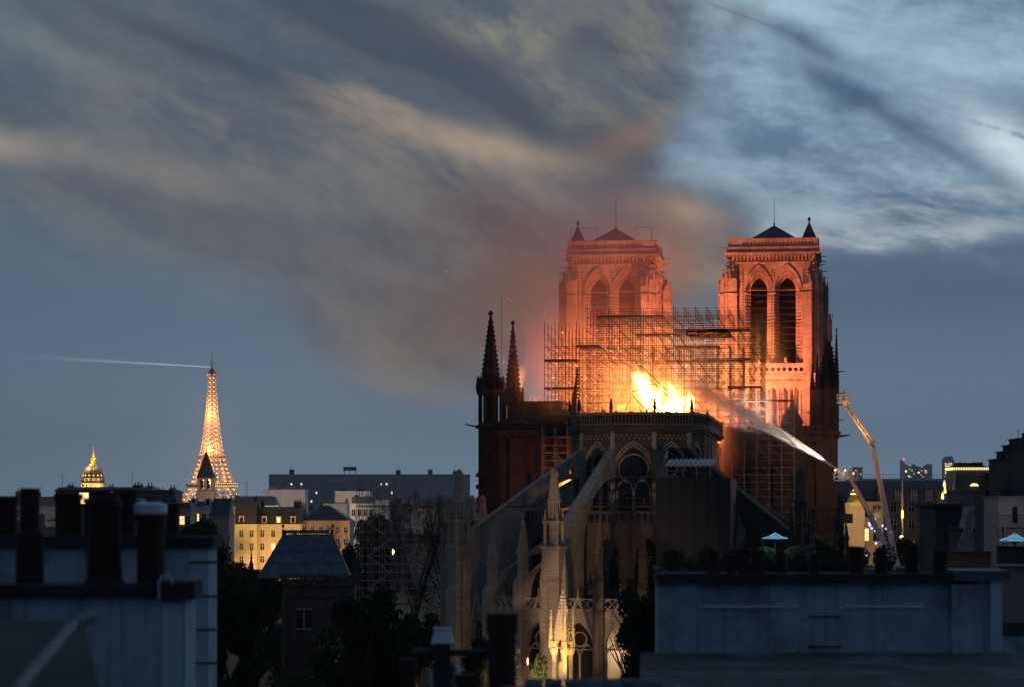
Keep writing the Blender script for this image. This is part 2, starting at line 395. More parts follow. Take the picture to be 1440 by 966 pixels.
# --- clerestory of the apse: five faces, then straight bays
AR = 7.9
faces = [(-90,-54),(-54,-18),(-18,18),(18,54),(54,90)]
segs = []
for a0, a1 in faces:
    p0 = dirv(a0)*AR; p1 = dirv(a1)*AR
    segs.append((p0, p1))
for sgn in (-1, 1):
    for k in range(4):
        q0 = Vector((sgn*AR, k*9.0, 0)); q1 = Vector((sgn*AR, (k+1)*9.0, 0))
        segs.append((q1, q0) if sgn < 0 else (q0, q1))
wall = MB(); orders = MB(); buttons = MB()
for i, (p0, p1) in enumerate(segs):
    w = (p1-p0).length; x = (p1-p0)/w; mid = (p0+p1)/2
    ww = 4.15 if i == 2 else min(w*.66, 3.6)
    zs = 31.7-ww*.80
    big = parch(0, ww, 23.2, zs, .85, 8)
    wall.plate(rect(-w/2, w/2, 0, 34.2), [big], 1.1, mid, x, Z3)
    inn = x.cross(Z3)*-1
    out = Z3.cross(x)*-1
    # two projecting archivolts
    for g_, hh in ((.35, .22), (.75, .10)):
        o_ = parch(0, ww+g_*1.3+.25, zs-.2, zs, .85, 8); i_ = parch(0, ww+g_*1.3, zs-.3, zs, .85, 8)
        orders.plate(o_, [[(a, max(b, zs-.12)) for a, b in i_]], hh+.02, mid+out*hh, x, Z3)
    # corner shafts
    orders.bar(p0+out*.15, p0+out*.15+Z3*34.1, .34, .30, 6)
    # tracery
    tr = MB(); rr = ww*.45; zc = zs+ww*.19
    ring = circ(0, zc, rr, 20)
    tr.plate(ring, [circ(0, zc, rr-.17, 20)], .35, mid-out*.45, x, Z3)
    for c in (-ww*.25, ww*.25):
        L = parch(c, ww*.5, 23.2, zc-rr-.95, 1.0, 6); I = parch(c, ww*.5-.34, 23.4, zc-rr-.95, 1.0, 6)
        tr.plate(L, [I], .35, mid-out*.452, x, Z3)
    gl = MB().plate(parch(0, ww+.1, 23.1, zs, .85, 8), [], .06, mid-out*.85, x, Z3)
    f = tr.build('window_tracery', 'stone', cath)
    gl.build('window_pane', 'dark_glass', f)
    # frieze under the cornice: small carved diapers
    n = int(w/.3)
    for j in range(n):
        for zz in (32.75, 33.1):
            if (j+int(zz*3)) % 2: continue
            c = mid+x*(-w/2+.15+j*.3)+out*.04
            buttons.at(Matrix.Translation(c) ).box(-.09, .09, -.09, .09, zz, zz+.2)
    buttons.at(Matrix())
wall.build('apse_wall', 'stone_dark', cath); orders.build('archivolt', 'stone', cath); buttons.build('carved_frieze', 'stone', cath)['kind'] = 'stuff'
# cornice and balustrade
def ring_pts(r, extra=36): 
    a = [dirv(t)*r for t in (-90,-54,-18,18,54,90)]
    return [Vector((-r, extra, 0))]+a+[Vector((r, extra, 0))]
def band(mb, r0, r1, z0, z1, extra=36):
    A = ring_pts(r0, extra); B = ring_pts(r1, extra)
    for i in range(len(A)-1):
        mb.add([A[i]+Z3*z0, A[i+1]+Z3*z0, B[i+1]+Z3*z0, B[i]+Z3*z0, A[i]+Z3*z1, A[i+1]+Z3*z1, B[i+1]+Z3*z1, B[i]+Z3*z1],
               [(0,1,2,3),(4,7,6,5),(0,4,5,1),(1,5,6,2),(2,6,7,3),(3,7,4,0)])
c = MB(); band(c, 7.7, 8.35, 33.55, 33.85); band(c, 7.7, 8.75, 33.853, 34.25); band(c, 7.6, 8.55, 34.253, 34.45)
c.build('cornice', 'stone_dark', cath)
b = MB(); band(b, 8.25, 8.6, 35.62, 35.95); band(b, 8.25, 8.55, 34.46, 34.6)
pp = ring_pts(8.42)
for i in range(len(pp)-1):
    p0, p1 = pp[i], pp[i+1]; w = (p1-p0).length; x = (p1-p0)/w; n = max(3, int(w/.42))
    for j in range(n+1):
        q = p0+x*(w*j/n)
        if j in (0, n): b.bar(q+Z3*34.4, q+Z3*36.3, .22, .2, 4)
        else: b.bar(q+Z3*34.6, q+Z3*35.65, .08, .08, 4)
b.build('balustrade', 'stone_rim', cath)
c = MB(); band(c, 7.75, 8.05, 34.456, 35.75); c.build('balustrade_backing', 'stone_soot', cath)  # dark backing added so no fire shows between the balusters
# burnt timbers and debris along the wall head
random.seed(4)
d = MB()
for i in range(150):
    a = random.uniform(-90, 90); q = dirv(a)*random.uniform(6.6, 8.0)
    q += Z3*random.uniform(35.0, 36.1)
    d.bar(q, q+Vector((random.uniform(-.6,.6), random.uniform(-.6,.6), random.uniform(-.1,.35))), .09, .05)
for i in range(60):
    q = Vector((random.choice((-1,1))*random.uniform(6.8, 8), random.uniform(0, 34), random.uniform(34.5, 36.2)))
    d.bar(q, q+Vector((random.uniform(-.8,.8), random.uniform(-.8,.8), random.uniform(-.1,.6))), .1, .05)
d.bar((1.2,-6.6,35.2),(2.3,-6.4,37.9),.10,.05).bar((1.9,-6.6,36.9),(4.4,-6,35.4),.09,.05).bar((-.2,-6.4,38.0),(2.2,-6.3,35.4),.08,.05)
d.build('charred_timber', 'charred', cath)['kind'] = 'stuff'
for a in (-54, -18, 18, 54, -80):     # small figures on the parapet corners
    q = dirv(a)*8.42
    m_ = MB(); m_.lathe((q.x, q.y, 36.3), [(.20,0),(.24,.25),(.18,.6),(.2,.8),(.1,.95),(.14,1.05),(.13,1.2),(.02,1.32)], 6)
    m_.build('parapet_statue', 'stone_soot', cath)
# choir vault floor (under the burnt roof) and solid core
MB().box(-7.6, 7.6, 0, 40, 33.2, 33.9).lathe((0,0,0), [(7.2, 33.2), (7.2, 33.9)], 10, 0).build('vault', 'stone_soot', cath)
# --- tribune ring and chapel ring
def ring_level(r, z0, z1, step, aw, azs, wallname, mat, t=.9, kk=.95, gable=False, straight=36, a_from=-90, a_to=90):
    wl = MB(); tr = MB(); gl = MB(); ga = MB(); cols = MB()
    E_ = []
    n = int((a_to-a_from)/step)
    for i in range(n): E_.append((dirv(a_from+i*step)*r, dirv(a_from+(i+1)*step)*r))
    L = 2*r*math.sin(R(step/2))
    kst = int(straight/L)
    for sgn in (-1, 1):
        for k in range(kst):
            q0 = Vector((sgn*r, k*L, 0)); q1 = Vector((sgn*r, (k+1)*L, 0))
            E_.append((q1, q0) if sgn < 0 else (q0, q1))
    for p0, p1 in E_:
        w = (p1-p0).length; x = (p1-p0)/w; mid = (p0+p1)/2; out = Z3.cross(x)*-1
        hole = parch(0, aw, z0+1.2 if not gable else 1.5, azs, kk, 7)
        wl.plate(rect(-w/2, w/2, z0, z1), [hole], t, mid, x, Z3)
        for dlt, pr in ((.0, .16), (.42, .08)):
            a_ = parch(0, aw+.3+dlt, azs-.2, azs, kk, 7); b_ = [(u, max(v, azs-.1)) for u, v in parch(0, aw+.02+dlt, azs-.3, azs, kk, 7)]
            ga.plate(a_, [b_], pr+.02, mid+out*pr, x, Z3)
        for c in (-aw*.25, aw*.25):
            tr.plate(parch(c, aw*.5, z0+1.2 if not gable else 1.5, azs-aw*.3, 1.0, 5), [parch(c, aw*.5-.22, z0+1.4 if not gable else 1.7, azs-aw*.3, 1.0, 5)], .2, mid-out*.5, x, Z3)
        tr.plate(circ(0, azs+aw*.28, aw*.25, 12), [circ(0, azs+aw*.28, aw*.25-.12, 12)], .2, mid-out*.502, x, Z3)
        gl.plate(parch(0, aw+.1, z0+1.1 if not gable else 1.4, azs, kk, 7), [], .05, mid-out*.8, x, Z3)
        if gable:
            ap = Vector((0,0,0)); zt = z1+1.5
            for s_ in (-1, 1):
                q0 = mid+x*(s_*(aw/2+.35))+Z3*(azs+.2)+out*.22; q1 = mid+Z3*zt+out*.22
                ga.bar(q0, q1, .17, .14)
                for j in range(1, 12):
                    q = q0.lerp(q1, j/12)+Z3*.14+x*s_*.12
                    ga.bar(q, q+Z3*.2+x*s_*.1, .075, .05)
            ga.bar(mid+Z3*zt+out*.22, mid+Z3*(zt+.9)+out*.22, .1, .04)
            ga.plate(circ(0, azs+aw*.95+.35, .42, 10), [circ(0, azs+aw*.95+.35, .3, 10)], .14, mid+out*.16, x, Z3)
    wl.build(wallname, mat, cath); ga.build('gable_moulding', mat, cath); tr.build('window_tracery', mat, cath); gl.build('window_pane', 'dark_glass', cath)
    return E_
ring_level(15.4, 13.6, 22.6, 18, 2.9, 18.6, 'tribune_wall', 'stone_dark', .9, .95, straight=36)
chap = ring_level(23.6, 0, 13.0, 12, 3.5, 8.7, 'chapel_wall', 'stone', .9, .95, True, straight=36)
# chapel balustrade: a row of crossed bars
b = MB(); xs = MB()
for p0, p1 in chap:
    w = (p1-p0).length; x = (p1-p0)/w; out = Z3.cross(x)*-1; n = 5
    for zz, h in ((13.0, .16), (14.15, .14)):
        b.plate(rect(-w/2, w/2, zz, zz+h), [], .3, (p0+p1)/2+out*.12, x, Z3)
    for j in range(n):
        a = p0+x*(w*j/n)+out*.0; c2 = p0+x*(w*(j+1)/n)
        b.bar(a+Z3*13.15, c2+Z3*14.2, .07).bar(c2+Z3*13.15, a+Z3*14.2, .07)
b.build('balustrade', 'stone', cath)
# roofs of ring levels
def ring_roof(mb, r0, z0, r1, z1, extra=36, st=12):
    A = [Vector((-r0, extra, 0))]+[dirv(a)*r0 for a in range(-90, 91, st)]+[Vector((r0, extra, 0))]
    B = [Vector((-r1, extra, 0))]+[dirv(a)*r1 for a in range(-90, 91, st)]+[Vector((r1, extra, 0))]
    for i in range(len(A)-1):
        mb.add([A[i]+Z3*z0, A[i+1]+Z3*z0, B[i+1]+Z3*z1, B[i]+Z3*z1], [(0,1,2,3)])
m_ = MB(); ring_roof(m_, 23.4, 12.98, 15.5, 14.2); ring_roof(m_, 15.3, 22.55, 8.0, 23.6, st=18); m_.build('aisle_roof', 'lead', cath)
# tribune arcade balustrade
b = MB()
A = [dirv(a)*15.55 for a in range(-90, 91, 18)]
for i in range(len(A)-1):
    p0, p1 = A[i], A[i+1]; w = (p1-p0).length; x = (p1-p0)/w
    b.plate(rect(-w/2, w/2, 22.6, 24.2), [rect(-w/2+.2+j*(w-.4)/6+.1, -w/2+.2+(j+1)*(w-.4)/6-.1, 22.85, 23.8) for j in range(6)], .25, (p0+p1)/2, x, Z3)
b.build('tribune_balustrade', 'stone_dark', cath)
# --- flying buttresses
def radial(deg=None, straight=None):
    """frame: x = outward, y = sideways, z = up; origin on the axis"""
    if deg is not None: d = dirv(deg); o = Vector((0,0,0))
    else: sgn, v = straight; d = Vector((sgn,0,0)); o = Vector((0,v,0))
    t_ = Z3.cross(d)
    m = Matrix(((d.x, t_.x, 0, o.x),(d.y, t_.y, 0, o.y),(0,0,1,0),(0,0,0,1)))
    return m
def flyer(mat, deg=None, straight=None):
    m = radial(deg, straight)
    if straight: m = m @ Matrix.Diagonal((1, 1, .9, 1))
    top = [(7.7, 31.6), (17.9, 24.9), (24.4, 20.8)]
    sof = [(17.2, 20.0)]+[(7.7+9.5*math.sin(R(t)), 19.6+8.6*math.cos(R(t))) for t in (75, 60, 45, 30, 15, 0)]
    mb = MB().at(m)
    prof = [(7.7, 31.6), (24.4, 20.8), (25.0, 20.4), (25.0, 0), (17.2, 0)]+sof
    eye = circ(9.6, 28.95, .42, 10)
    mb.plate(prof, [eye], .8, (0, -.4, 0), (1,0,0), (0,0,1))
    p = mb.build('flying_buttress', mat, cath)
    c = MB().at(m)                                    # sloping coping with drip edge
    c.add([(7.7,-.52,31.6),(7.7,.52,31.6),(24.6,.52,20.72),(24.6,-.52,20.72),(7.7,-.52,31.95),(7.7,.52,31.95),(24.6,.52,21.05),(24.6,-.52,21.05)],
          [(0,3,2,1),(4,5,6,7),(0,1,5,4),(1,2,6,5),(2,3,7,6),(3,0,4,7)])
    for j in range(14):
        t = j/14; c.box(8.5+15*t, 8.8+15*t, -.6, .6, 31.15-9.7*t-.15, 31.15-9.7*t+.1)
    c.build('coping', mat, p)
    # tabernacle pinnacle at the outer end
    t = MB().at(m); x = 24.6
    t.box(x-1.0, x+1.0, -1.05, 1.05, 0, 19.9)
    t.box(x-1.2, x+1.2, -1.25, 1.25, 19.9, 20.25)
    for sx in (-.75, .75):
        for sy in (-.75, .75):
            t.box(x+sx-.16, x+sx+.16, sy-.16, sy+.16, 20.25, 22.8)
            pinnacle(t, x+sx, sy, 23.1, .34, 1.5, False)
    t.box(x-.42, x+.42, -.42, .42, 20.25, 22.8)
    t.lathe((x,0,20.3), [(.3,0),(.34,.5),(.26,1.2),(.2,1.6),(.22,1.8),(.1,2.0)], 6)
    t.box(x-1.05, x+1.05, -1.05, 1.05, 22.8, 23.12)
    for k in range(8):
        a = math.tau*(k+.5)/8; t.bar((x+.62*math.cos(a), .62*math.sin(a), 23.12), (x+.62*math.cos(a), .62*math.sin(a), 25.2), .09)
    t.lathe((x,0,23.12), [(.38,0),(.38,2.1)], 8)
    t.lathe((x,0,25.2), [(.82,0),(.86,.2),(.70,.3),(.42,2.9),(.52,3.0),(.5,3.35),(.28,3.7),(.12,3.9)], 8)
    for k in range(8):
        a = math.tau*(k+.5)/8
        for j in range(1, 6):
            rr = .70-.055*j*1.0; q = (x+rr*math.cos(a), rr*math.sin(a), 25.5+j*.45); t.box(q[0]-.06,q[0]+.06,q[1]-.06,q[1]+.06,q[2]-.06,q[2]+.06)
    # slim attached shafts and corner pinnacles lower down
    for sy in (-1.35, 1.35):
        t.box(x-.2, x+.35, sy-.28, sy+.28, 0, 16.2)
        pinnacle(t, x+.07, sy, 16.2, .6, 3.0)
    for zz in (5.0, 12.9, 16.1): t.box(x-1.12, x+1.12, -1.17, 1.17, zz, zz+.22)
    t.build('pinnacle', mat, p)
    return p
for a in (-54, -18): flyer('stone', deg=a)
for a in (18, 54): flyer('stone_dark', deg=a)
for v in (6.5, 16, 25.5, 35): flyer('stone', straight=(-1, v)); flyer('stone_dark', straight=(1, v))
# lighter piers between the chapels with their small quarter arches
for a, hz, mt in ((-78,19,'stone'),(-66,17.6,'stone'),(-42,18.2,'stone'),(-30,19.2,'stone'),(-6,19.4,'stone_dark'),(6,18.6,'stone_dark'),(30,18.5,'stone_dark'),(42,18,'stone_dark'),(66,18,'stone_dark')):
    m = radial(a); t = MB().at(m); x = 23.2
    t.box(x-.8, x+1.1, -.62, .62, 0, hz-3.2)
    t.frus(x-.8, x+1.1, -.62, .62, hz-3.2, x-.45, x+.45, -.5, .5, hz-2.4)
    t.box(x-.45, x+.45, -.45, .45, hz-2.4, hz)
    t.box(x-.62, x+.62, -.62, .62, hz, hz+.2)
    pinnacle(t, x, 0, hz+.2, .95, 4.4)
    for zz in (5, 12.8): t.box(x-.9, x+1.22, -.74, .74, zz, zz+.2)
    p = t.build('pier', mt, cath)
    f = MB().at(m)
    prof = [(15.2, 20.6), (22.5, 16.6), (22.5, 15.2)]+[(15.2+6.8*math.sin(R(q)), 14.6+4.6*math.cos(R(q))) for q in (80, 60, 40, 20, 0)]
    f.plate(prof, [], .6, (0, -.3, 0), (1,0,0), (0,0,1)); f.build('quarter_arch', mt, p)
# --- nave and transept shells
n = MB()
for s_ in (-1, 1): n.box(s_*7.9-.6, s_*7.9+.6, 56.5, 103, 0, 36.4)  # wall top raised to stop fire light spilling sideways
n.box(-20, -19, 57, 104, 0, 20).box(19, 20, 57, 104, 0, 20)
n.build('nave_wall', 'stone_tower', cath)
MB().box(-7.2, 7.2, 56.6, 103, 33.2, 33.9).build('vault', 'stone_soot', cath)
b = MB()
for s_ in (-1, 1):
    for k in range(46): b.bar((s_*8.8, 57+k, 34.6), (s_*8.8, 57+k, 35.8), .1)
    b.box(s_*8.8-.25, s_*8.8+.2, 57, 103, 35.8, 36.1)
b.build('balustrade', 'stone_dark', cath)
# transept arms: east wall, end wall, parapet, roof stub
def transept(sgn, ue, mat, ztop):
    t = MB(); e0, e1 = sorted((sgn*8.6, ue))
    inner = sgn*8.6
    t.box(e0, e1, 39.5, 40.5, 0, ztop); t.box(e0, e1, 55, 56, 0, ztop)
    t.box(ue-.6, ue+.6, 40.5, 55, 0, ztop)
    w = t.build('transept_wall', mat, cath)
    return w
transept(-1, -23.5, 'stone_transept', 36.0); transept(1, 22.4, 'stone_dark', 35.6)
# south arm: pilaster, recessed panel, slit, cornices
t = MB()
t.box(-21.4, -19.2, 38.9, 39.5, 0, 34.2); t.build('buttress', 'stone_transept', cath); t = MB(); t.box(-17.4, -14.2, 39.1, 39.5, 0, 31.8)
t.frus(-17.4, -14.2, 39.1, 39.5, 31.8, -17.0, -14.6, 39.4, 39.5, 32.6)
t.build('buttress', 'stone_transept', cath); t = MB(); t.box(-13.4, -11.6, 38.6, 39.5, 0, 36)
t.build('buttress', 'stone_transept', cath)
t = MB().box(-23.4, -11.4, 38.6, 39.5, 34.6, 34.95).box(-23.6, -11.2, 38.4, 39.5, 34.953, 35.3)
for k in range(38): t.box(-23.2+k*.31, -23.05+k*.31, 38.75, 39.5, 34.2, 34.6)
for k in range(24): t.bar((-22.8+k*.5, 38.8, 35.3), (-22.8+k*.5, 38.8, 36.4), .09)
t.box(-23, -11, 38.65, 38.95, 36.4, 36.6)
t.build('cornice', 'stone_dark', cath)
MB().box(-18.9, -18.4, 39.46, 39.6, 27, 29.4).build('slit_window', 'dark_glass', cath)
t = MB()                                                # roof stub of the south arm, broken edge
t.frus(-22.5, -13, 40.2, 55, 36.0, -21.6, -13.6, 43, 52.5, 38.4)
t.box(-20.6, -14.4, 43.4, 52, 38.3, 39.6)
t.frus(-21.8, -19.8, 39.6, 42, 36.4, -20.9, -20.7, 41, 42, 41.0)
random.seed(8)
for k in range(30): 
    x_ = random.uniform(-21, -11.5); t.bar((x_, 41, 38), (x_+random.uniform(-.3,.3), 41, random.uniform(38.8, 40.1)), .12, .05)
t.build('roof_stub', 'stone_soot', cath)
t = MB(); pinnacle(t, -20.9, 40.2, 40.2, .5, 1.9, False); t.build('finial', 'stone_soot', cath)
# slender crooked pinnacle left standing by the scaffold
t = MB(); t.bar((-12.6, 40, 36), (-12.4, 40, 39.6), .55, .4); t.bar((-12.4, 40, 39.6), (-11.9, 40, 44.2), .42, .08)
for k in range(9): t.box(-12.35+k*.05, -11.75+k*.02, 39.8, 40.2, 39.8+k*.47, 40.0+k*.47)
t.build('pinnacle', 'stone_soot', cath)
def spire_turret(name_mat, u, v, zb, zs, zt, w=2.9, low=0):
    t = MB()
    t.lathe((u, v, 0), [(w*.62, low), (w*.62, zb-6.5), (w*.60, zb-6.2)], 8)                      # lower shaft
    t.lathe((u, v, zb-6.2), [(w*.74, 0), (w*.74, .4), (w*.62, .6), (w*.60, .9)], 8)              # collar
    for k in range(8):                                                                           # open belfry of colonnettes
        a = math.tau*(k+.5)/8; t.bar((u+w*.56*math.cos(a), v+w*.56*math.sin(a), zb-5.3), (u+w*.56*math.cos(a), v+w*.56*math.sin(a), zs-1.0), .22, .2, 5)
    t.lathe((u, v, zb-5.4), [(w*.38, 0), (w*.38, zs-zb+4.5)], 8)
    t.lathe((u, v, zs-1.1), [(w*.64, 0), (w*.72, .35), (w*.72, .8), (w*.55, 1.2)], 8)
    for k in range(8):                                                                           # gablets round the foot of the spire
        a = math.tau*(k+.5)/8; x_, y_ = u+w*.66*math.cos(a), v+w*.66*math.sin(a)
        t.lathe((x_, y_, zs-.4), [(.26,0),(.26,.7),(.3,.75),(.03,2.0)], 4)
        a = math.tau*k/8; x_, y_ = u+w*.6*math.cos(a), v+w*.6*math.sin(a)
        t.lathe((x_, y_, zs-.2), [(.42,0),(.35,.8),(.02,1.9)], 3)
    t.lathe((u, v, zs), [(w*.52, 0), (w*.06, (zt-zs)*.93), (w*.13, (zt-zs)*.945), (w*.13, (zt-zs)*.965), (.02, zt-zs)], 8)
    for j in range(1, 15):
        q = j/15; rr = w*.52*(1-q)+w*.06*q+.05
        for k in range(8):
            a = math.tau*(k+.5)/8; s_ = .13*(1-q*.4); x_, y_ = u+rr*math.cos(a), v+rr*math.sin(a); zz = zs+(zt-zs)*.9*q
            t.box(x_-s_, x_+s_, y_-s_, y_+s_, zz-.1, zz+.16)
    p = t.build('turret', name_mat, cath)
    g_ = MB(); s_ = -1 if u < 0 else 1
    g_.bar((u+s_*w*.5, v-.4, zb-6.0), (u+s_*(w*.5+1.6), v-.9, zb-5.7), .2, .12).bar((u+s_*(w*.5+1.5), v-.9, zb-5.72), (u+s_*(w*.5+2.1), v-1.1, zb-5.5), .17, .06)
    g_.build('gargoyle', 'stone_soot', p)
    return p
spire_turret('stone_soot', -24.3, 40.5, 41.8, 41.4, 52.2)
spire_turret('stone_transept', -23.2, 55.5, 41.0, 40.6, 52.0, 2.4)
MB().bar((-22.9, 41.5, 36), (-22.9, 41.5, 54.6), .045, .02).build('lightning_rod', 'iron', cath)
# south corner buttress under the turret, stepped
t = MB(); t.box(-26.0, -22.6, 38.7, 42.2, 0, 20).box(-25.8, -22.8, 38.95, 42, 20, 29.2)
t.frus(-25.8, -22.8, 38.95, 42, 29.2, -25.4, -23.2, 39.3, 41.6, 31.5)
for zz in (14, 20, 28.8): t.box(-26.2, -22.4, 38.55, 42.4, zz, zz+.3)
for k in range(5): t.box(-26.05-.1*(k%2), -25.7, 38.7, 39.0, 22+k*1.7, 22.6+k*1.7)
t.build('buttress', 'stone_soot', cath)
# north corner: clustered crocketed pinnacle with a standing figure on top
u, v = 22.9, 40.5
t = MB(); t.box(u-1.9, u+1.5, 38.7, 42, 0, 24.5).box(u-1.7, u+1.3, 38.9, 42, 24.5, 35.2)
for zz in (14, 24.3, 34.6): t.box(u-2.1, u+1.7, 38.5, 42.2, zz, zz+.35)
t.build('buttress', 'stone_dark', cath)
t = MB(); t.box(u-1.5, u+1.1, 39.1, 41.7, 35.2, 41)
for du, dv, h in ((-1.5,-1.4,4.5),(1.1,-1.4,7.5),(-1.5,1.2,4.5),(1.1,1.2,7.5),(-2.2,-.6,3.2),(-.3,-1.8,5)):
    t.box(u+du-.35, u+du+.35, v+dv-.35, v+dv+.35, 34, 40.5+h*.15); pinnacle(t, u+du, v+dv, 40.5+h*.15, .7, h)
t.lathe((u,v,41), [(1.35,0),(1.2,1.2),(.95,2.5),(.75,4),(.6,5.2),(.34,6.3),(.3,6.6)], 8)
for j in range(11):
    for k in range(8):
        a = math.tau*(k+.5)/8; q = j/11; rr = 1.35-q*.95+.1; t.box(u+rr*math.cos(a)-.13, u+rr*math.cos(a)+.13, v+rr*math.sin(a)-.13, v+rr*math.sin(a)+.13, 41.2+j*.52, 41.5+j*.52)
for zz in (36.5, 38.6, 40.2, 43.2): t.bar((u+1.2, v-.6, zz), (u+2.2, v-.9, zz+.1), .12, .07)
for zz, s_ in ((34.3, 1), (37.4, -1)): t.bar((u+s_*1.4, v-.8, zz), (u+s_*3.0, v-1.1, zz+.2), .22, .1)
p = t.build('corner_pinnacle', 'stone_soot', cath)
t = MB(); t.lathe((u+.2, v, 47.3), [(.36,0),(.38,.6),(.30,1.6),(.34,2.3),(.36,2.9),(.16,3.15),(.2,3.35),(.21,3.6),(.1,3.85)], 8)
t.bar((u+.4, v-.2, 49.8), (u+.62, v-.3, 51.2), .08, .05); t.build('statue', 'stone_tower', p)
# north arm details: lancets, slit, pilasters, balustrade, pointed dormer
for x0, x1, zt in ((12.2, 13.4, 35.6), (15.4, 17.0, 30.2), (18.4, 20.2, 31.0)): MB().box(x0, x1, 38.8, 39.5, 0, zt).frus(x0, x1, 38.8, 39.5, zt, x0+.1, x1-.1, 39.4, 39.5, zt+.9).build('buttress', 'stone_dark', cath)
t = MB().box(9, 22.4, 38.7, 39.5, 33.6, 33.9).box(9, 22.4, 38.5, 39.5, 33.903, 34.3)
for k in range(36): t.bar((14.2+k*.23, 38.8, 34.3), (14.2+k*.23, 38.8, 35.6), .06)
t.box(14, 22.4, 38.65, 38.95, 35.6, 35.8)
t.build('cornice', 'stone_dark', cath)
MB().box(17.7, 18.1, 39.4, 39.6, 27.2, 29.2).build('slit_window', 'dark_glass', cath); MB().box(17.75, 18.15, 39.4, 39.6, 20, 25).build('slit_window', 'dark_glass', cath)
MB().plate(parch(10.9, 2.6, 18, 27.6, .95), [], .12, (0,39.42,0)).build('blind_arch', 'dark_glass', cath)
t = MB().lathe((17.9, 42.2, 34.2), [(1.9,0),(1.9,2.0),(2.3,2.05),(2.15,2.2),(.16,5.0),(.12,5.5),(.3,5.7),(.12,5.95),(.06,6.7)], 4)
t.plate([(-.9,0),(.9,0),(.9,1.6),(0,2.7),(-.9,1.6)], [parch(0,.9,.1,1.0,1)], .3, (17.9, 40.6, 34.4))
t.build('stair_turret', 'stone_soot', cath)
# sloping flyers over the north side aisle
for v in (30.0, 38.0):
    t = MB(); t.add([(9,v-.5,24.6),(9,v+.5,24.6),(24,v+.5,15.0),(24,v-.5,15.0),(9,v-.5,26.0),(9,v+.5,26.0),(24,v+.5,16.6),(24,v-.5,16.6)],
                    [(0,3,2,1),(4,5,6,7),(0,1,5,4),(1,2,6,5),(2,3,7,6),(3,0,4,7)]); t.build('sloping_coping', 'stone_dark', cath)
